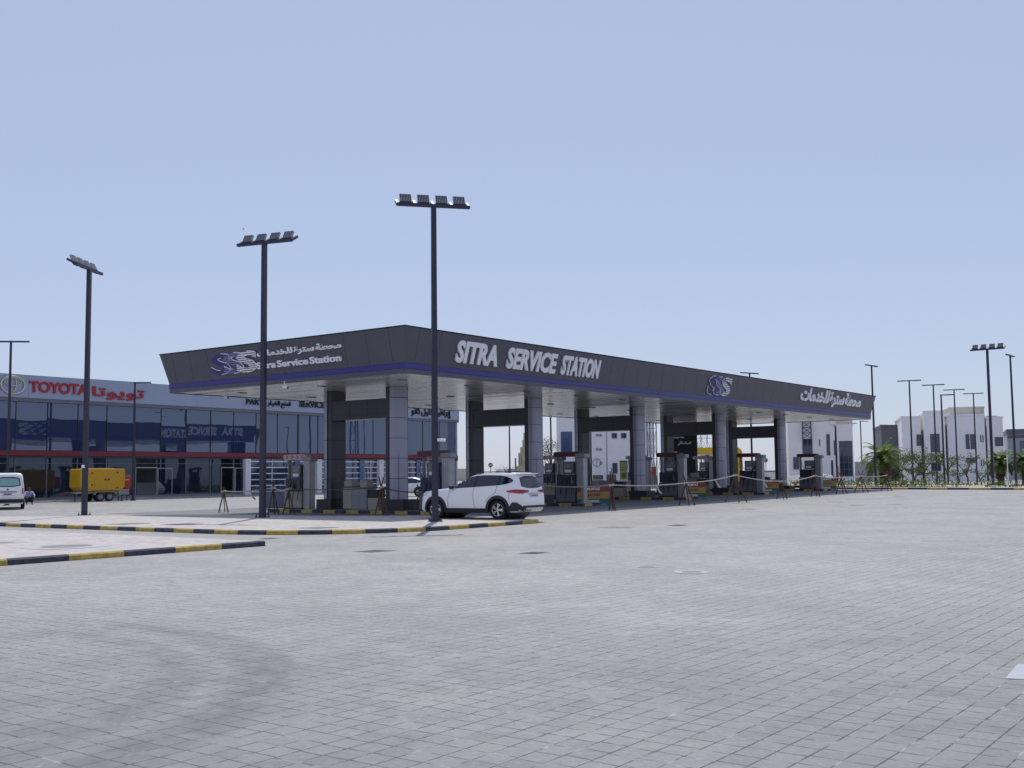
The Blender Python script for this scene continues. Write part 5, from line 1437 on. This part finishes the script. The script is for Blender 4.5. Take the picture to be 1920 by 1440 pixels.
x0, z1 = v.p(1221, 875); x1, z0 = v.p(1231, 893); MB().box(x0, x1, 0, .6, max(.1, z0), z1).build('cabinet', 'orange_red', v.o, bevel=.02); MB().box(x0 - .05, x1 + .05, -.05, .65, 0, max(.1, z0)).build('plinth', 'grey', v.o); MB().box(x0 + .08, x1 - .08, -.012, -.002, z0 + .3, z1 - .5).build('door', 'red', v.o)

# neighbouring yellow canopy
def yellow_canopy():
    v = Face('yellow_canopy', 'bright yellow canopy with rounded end at the neighbouring station seen between the columns', 'canopy', 1355, 124)
    x0, z1 = v.p(1308, 839.5); x1, z0 = v.p(1380, 849.5); d = 8
    f = MB(); xa, zt = v.p(1393.5, 841); _, zb = v.p(1393, 870)
    r = (v.p(1394, 850)[0] - v.p(1382, 850)[0]); cx, cz = x1, z1 - r
    out = [(cx + r * sin(k * pi / 16), cz + r * cos(k * pi / 16)) for k in range(9)]; inn = [(cx + (r - (z1 - z0)) * sin(k * pi / 16), cz + (r - (z1 - z0)) * cos(k * pi / 16)) for k in range(9)]
    poly = [(x0, z1)] + out + [(cx + r, 0), (cx + r - (z1 - z0), 0)] + inn[::-1] + [(x0, z0)]
    T = Matrix(((1, 0, 0, 0), (0, 0, -1, d), (0, 1, 0, 0), (0, 0, 0, 1)))
    f.prism(poly, 0, d, T); f.build('fascia', 'yellow_far', v.o)
    MB().box(x0, x1 - .1, .3, d - .3, z0 - .12, z0 - .01).build('soffit', 'white', v.o)
    c = MB()
    for x in (x0 + 1.0,):
        for y in (2, 6): c.box(x - .25, x + .25, y - .25, y + .25, 0, z0 - .12)
    c.build('column', 'grey', v.o)
yellow_canopy()
def mast(px, Y, w, ztop, lab):
    g = far(px, Y); t = thing('lattice_mast', lab, 'mast', g, .3); m = MB(); n = int(ztop / 2.4)
    cs = [(-w, -w), (w, -w), (w, w), (-w, w)]
    for x, y in cs: m.bar((x, y, 0), (x, y, ztop), .06, .06)
    for k in range(n):
        z0 = ztop * k / n; z1 = ztop * (k + 1) / n
        for i in range(4):
            a = cs[i]; b = cs[(i + 1) % 4]; m.bar((*a, z0), (*b, z1), .025, .025); m.bar((*b, z0), (*a, z1), .025, .025); m.bar((*a, z1), (*b, z1), .03, .03)
    m.build('frame', 'mullion', t); MB().box(-w - .3, w + .3, -w - .3, w + .3, 0, .3).build('footing', 'concrete', t)
mast(1223.5, 106, .34, 8.6, 'slim lattice mast between the third column and the fourth column frame')
mast(1322, 150, .9, 9.2, 'lattice mast rising above the yellow canopy')

# ------------------------------------------------------------------ planting strip with palms
K3 = [at(1535, 916.9), at(1640, 917.4), at(1780, 918.2), at(1990, 919)]
kerb_run('kerb', 'long black and yellow kerb along the planting strip below the villa', [(p.x, p.y) for p in K3], .16, .15, 1.6, first=1)
def strip_sheet(name, mat, o0, o1, dz):
    vs = []
    for p in K3: vs += [(p.x + .2, p.y + o0, p.z + dz), (p.x + .2, p.y + o1, p.z + dz)]
    fs = [(2 * i, 2 * i + 2, 2 * i + 3, 2 * i + 1) for i in range(len(K3) - 1)]
    return MB().add(vs, fs).build(name, mat)
struct(strip_sheet('verge_pavement', 'pave_pink', .14, 3.2, .145)); struct(strip_sheet('planting_bed', 'sand', 3.2, 34, .20))
def leaf(mb, c, s, m=0, up=.3):
    d = Vector((R(-1, 1), R(-1, 1), R(-1, 1) + up)).normalized(); a = Vector((R(-1, 1), R(-1, 1), R(-1, 1))); x = d.cross(a).normalized(); c = Vector(c)
    mb.add([c - d * s, c + x * s * .42, c + d * s, c - x * s * .42], [(0, 1, 2, 3)], m)
gc = MB()
for i in range(4200):
    f = R(0, 1); k = min(2, int(f * 3)); g = f * 3 - k; p = K3[k].lerp(K3[k + 1], g); oy = 3.4 + 14 * R(0, 1) ** 1.3
    dens = .5 + .5 * sin(p.x * 1.7 + 1) * sin(p.x * .6 + oy * .5)
    if R(0, 1) > dens * 1.15 - .1: continue
    leaf(gc, (p.x, p.y + oy, p.z + .2 + abs(random.gauss(0, .16)) * (1 + dens)), R(.06, .17), 0 if R(0, 1) < .7 else 1, .8)
o = gc.build('ground_cover', ['leaf', 'leaf_dry']); o['kind'] = 'stuff'
def limb_tree(name, label, px, py_base, py_top, Y, spread, leaves, seed, sparse=False, group=None, mats=('leaf', 'leaf_dry'), cat='tree'):
    random.seed(seed); g = far(px, Y, py_base); H = hgt(px, py_top, Y) - g.z
    t = thing(name, label, cat, g, 0, group); tr = MB(); cr = MB(); r0 = .03 + H * .014
    top = Vector((R(-.15, .15), R(-.15, .15), H * .45)); tr.tube([(0, 0, -.1), Vector((R(-.05, .05), 0, H * .22)), top], [r0 * 1.25, r0, r0 * .8], 8)
    n = 7 if not sparse else 5; tips = []
    for i in range(n):
        a = 2 * pi * i / n + R(-.4, .4); q = top + Vector((cos(a) * spread * R(.35, .6), sin(a) * spread * R(.35, .6), H * R(.15, .32))); e = q + Vector((cos(a) * spread * R(.2, .5), sin(a) * spread * R(.2, .5), H * R(.08, .25)))
        b0 = top - Vector((0, 0, H * R(0, .18))); tr.tube([b0, b0.lerp(q, .5) + Vector((0, 0, .05)), q, e], [r0 * .6, r0 * .45, r0 * .32, r0 * .12], 6); tips += [q, e, q.lerp(e, .5)]
        for k in range(2):
            u = q.lerp(e, R(.1, .8)); w_ = u + Vector((R(-1, 1), R(-1, 1), R(.1, .8))) * spread * .4; tr.tube([u, w_], [r0 * .22, r0 * .08], 5); tips.append(w_)
    cl = [tp + Vector((R(-1, 1), R(-1, 1), R(-.5, .8))) * spread * .18 for tp in tips if R(0, 1) < (.62 if sparse else .95)]
    for i in range(leaves):
        c = random.choice(cl); s = spread * (.22 if sparse else .26); p = c + Vector((random.gauss(0, s * .55), random.gauss(0, s * .55), random.gauss(0, s * .45)))
        leaf(cr, p, R(.05, .13), 0 if R(0, 1) < .75 else 1)
    tr.build('trunk', 'trunk', t); cr.build('crown', list(mats), t); return t
TRS = 'small trees and shrubs in the planting strip'
for (px, yb, yt, Y, sp, n, sd, spz, lab) in (
    (1692, 905, 848, 100, 1.5, 900, 11, False, 'bushy young tree just beside the big palm'), (1734, 905, 843, 101, 1.7, 800, 12, False, 'young tree with an arching trunk below the villa tall window'),
    (1778, 906, 850, 100, 1.3, 420, 13, True, 'thin leggy tree below the single armed lamp'), (1815, 906, 852, 99, 1.3, 330, 14, True, 'sparse tree with bare twigs before the villa wide window'),
    (1712, 907, 875, 97, .9, 420, 15, False, 'low shrub between the two bushy young trees'), (1756, 908, 884, 96, .9, 260, 16, True, 'twiggy low shrub before the villa ground floor window'),
    (1797, 908, 880, 96, .9, 260, 17, True, 'twiggy shrub between the two thin trees'), (1840, 908, 882, 96, .9, 160, 18, True, 'almost bare twig bush before the villa narrow slit windows'),
    (1678, 907, 884, 96, .8, 300, 19, False, 'dry looking shrub at the foot of the big palm')):
    limb_tree('young_tree' if yt < 860 else 'shrub', lab, px, yb, yt, Y, sp, n, sd, spz, TRS, cat='tree' if yt < 860 else 'shrub')
limb_tree('dark_tree', 'dark green tree behind the second silver column beside the white hall', 1036, 895, 826, 120, 2.0, 1300, 21)
limb_tree('dark_tree', 'small dark tree showing above the yellow canopy', 1325, 895, 829, 140, 2.2, 1200, 23)
limb_tree('far_tree', 'tiny far tree on the skyline between the no entry sign and the lamp pole', 946, 888, 877.5, 330, 3.4, 700, 22)
def palm(px, Y, ytrunk, rad, seed, lab):
    random.seed(seed); g = far(px, Y); H = hgt(px, ytrunk, Y) - g.z; t = thing('palm_tree', lab, 'palm', g, 0, 'palms in the planting strip')
    tk = MB(); pts = []; rs = []
    for k in range(17): f = k / 16; pts.append((.04 * sin(f * 3), 0, -.1 + (H + .1) * f)); rs.append((.30 - .08 * f) * (1 + .10 * (k % 2)))
    tk.tube(pts, rs, 10)
    for k in range(34): a = R(0, 6.28); z = H * R(.25, 1); b = Vector((cos(a) * .24, sin(a) * .24, z)); tk.tube([b, b + Vector((cos(a) * .16, sin(a) * .16, .2))], [.06, .02], 5)
    tk.build('trunk', 'palm_trunk', t)
    fr = MB(); N = 40
    for i in range(N):
        a = i * 2.39996; e = 1.25 - 1.75 * (i / N) + R(-.15, .15); ln = rad * R(.85, 1.1); dry = 1 if i > N * .86 else 0
        hd = Vector((cos(a), sin(a), 0)); P = []; p = Vector((0, 0, H)); d = (hd * cos(e) + Vector((0, 0, sin(e)))).normalized(); n = 12
        for k in range(n + 1):
            P.append(p.copy()); p = p + d * ln / n; d = (d + Vector((0, 0, -.13 - .05 * (k / n)))).normalized()
        fr.tube(P, [.03 * (1 - .85 * k / n) for k in range(n + 1)], 4, dry)
        sd_ = hd.cross(Vector((0, 0, 1)))
        for k in range(2, n + 1):
            for j in range(2):
                q = P[k - 1].lerp(P[k], .5 * j); tg = (P[k] - P[k - 1]).normalized(); l2 = ln * .30 * (1 - abs(k / n - .5) * 1.1)
                for s in (-1, 1):
                    ed = (sd_ * s + tg * .75 + Vector((0, 0, R(-.25, .3)))).normalized(); w_ = tg * .07
                    fr.add([q - w_, q + w_, q + ed * l2 + Vector((0, 0, -.12 * l2))], [(0, 1, 2)], dry)
    fr.build('crown', ['frond', 'frond_dry'], t); return t
palm(1655, 97, 860, 2.35, 31, 'biggest palm with a full crown before the dark grey block')
palm(1876, 100, 866, 1.75, 32, 'smaller palm beside the floodlight post at the kerb')
palm(1922, 98, 864, 1.7, 33, 'palm half cut off by the photo edge')
# low wall and plates behind the bed
v = Face('name_plate', 'beige name plate on a thin white post in front of the smaller palm', 'sign', 1885, 93)
x0, z0 = v.p(1874, 852.5); x1, z1 = v.p(1890.5, 848.5); MB().box(x0, x1, -.03, .0, z0, z1).build('plate', 'cream', v.o); xp, _ = v.p(1888, 852); MB().cyl((xp, .03, 0), (0, 0, 1), .04, z1, 8).build('post', 'white', v.o)
random.seed(77)

# ------------------------------------------------------------------ covers and patches in the paving
def cover(name, lab, px, py, w, kind, dz=0.0):
    p = at(px, py, dz); r = w / 2 / FPX * p.y
    if kind == 'round':
        m = MB().cyl((0, 0, .004), (0, 0, 1), r, .006, 28, 0).cyl((0, 0, -.002), (0, 0, 1), r * 1.3, .009, 28, 1)
        o = m.build(name, ['manhole', 'patch'], None, p)
    elif kind == 'grate':
        m = MB().box(-r, r, -r * .8, r * .8, -.01, .005, 1); n = 12
        for k in range(n): x = -r * .92 + 1.84 * r * k / n; m.box(x, x + r * .07, -r * .7, -r * .04, .005, .0065, 0); m.box(x, x + r * .07, r * .04, r * .7, .005, .0065, 0)
        o = m.build(name, ['black', 'manhole'], None, p, TH)
    elif kind == 'pale':
        m = MB().cyl((0, 0, .004), (0, 0, 1), r, .006, 28, 0).cyl((0, 0, -.002), (0, 0, 1), r * 1.75, .009, 28, 1); o = m.build(name, ['manhole', 'patch'], None, p)
    else:
        m = MB().box(-r, r, -r, r, -.01, .006); o = m.build(name, 'manhole', None, p, TH)
    return tag(o, lab, 'drain cover')
for a in (('drain_grate', 'slotted drain grate in the paving below the kerb tip', 703, 1033.5, 62, 'grate'), ('drain_grate', 'slotted drain grate in the paving below the SUV rear wheels', 1001, 1037, 50, 'grate'),
          ('manhole_cover', 'wide grey manhole cover in the paving beyond the SUV', 1155, 988.5, 52, 'square'), ('drain_grate', 'dark drain grate in the paving below the second fuel grade board', 1272, 985, 36, 'grate'),
          ('manhole_cover', 'small dark round cover alone in the middle of the paving', 1213, 1063.5, 30, 'round'), ('manhole_cover', 'round cover in a pale ring, next to the small dark round cover', 1297, 1073, 38, 'pale'),
          ('manhole_cover', 'thin dark cover in the paving below the wide crossed trestle', 1406, 954.5, 26, 'square'), ('manhole_cover', 'dark cover in the paving nearest the last fuel grade board', 1568, 941, 24, 'square'),
          ('manhole_cover', 'dark cover in the paving just beyond the canopy corner', 1609, 947.3, 24, 'square'), ('manhole_cover', 'dark cover in the open paving below the big palm', 1679, 945.5, 25, 'square'), ('manhole_cover', 'faint cover in the open paving closest to the planting strip kerb', 1688, 931.5, 18, 'square'),
          ('manhole_cover', 'wide grey manhole in a pale ring on the pink median', 125, 1024.5, 92, 'pale', IS_H), ('manhole_cover', 'grey manhole cut by the photo edge on the pink median', 2, 1018, 52, 'pale', IS_H),
          ('manhole_cover', 'thin dark cover on the raised forecourt between two floodlight posts', 240, 982, 56, 'square', IS_H), ('drain_grate', 'long drain grate on the raised forecourt before the shadow', 342, 983, 60, 'grate', IS_H), ('manhole_cover', 'faint cover on the raised forecourt below the pumps', 598, 989.5, 52, 'square', IS_H),
          ('drain_grate', 'small drain grate in the driveway between the two kerbs', 505, 1010, 34, 'grate')): cover(*a)
A_, B_ = at(1885, 1273), at(1908, 1246); d_ = Vector((.93, -.37, 0)) * .9
pv = [A_, A_ + d_, B_ + d_, B_]
tag(MB().add([(q.x, q.y, .006) for q in pv] + [(q.x, q.y, -.03) for q in pv], [(0, 1, 2, 3), (0, 4, 5, 1), (1, 5, 6, 2), (2, 6, 7, 3), (3, 7, 4, 0)]).build('paving_plate', 'pale_plate'), 'pale blue grey plate set in the paving at the photo edge', 'plate')

# bird
p = Vector(ray(456, 430)) * (60 / ray(456, 430).y) + Vector((0, 0, EYE))
b = thing('bird', 'tiny dark bird flying above the second floodlight post', 'bird', p, .5); b.scale = (.45,) * 3
MB().tube([(-.14, 0, 0), (-.05, 0, .015), (.06, 0, .02), (.13, 0, .02), (.17, 0, .01)], [.008, .032, .035, .024, .006], 8).build('body', 'black', b)
MB().add([(.06, .02, .03), (-.05, .02, .03), (-.06, .20, .09), (.0, .24, .09), (.06, -.02, .03), (-.05, -.02, .03), (-.06, -.20, .09), (.0, -.24, .09)], [(0, 1, 2, 3), (4, 7, 6, 5)]).build('wings', 'black', b)
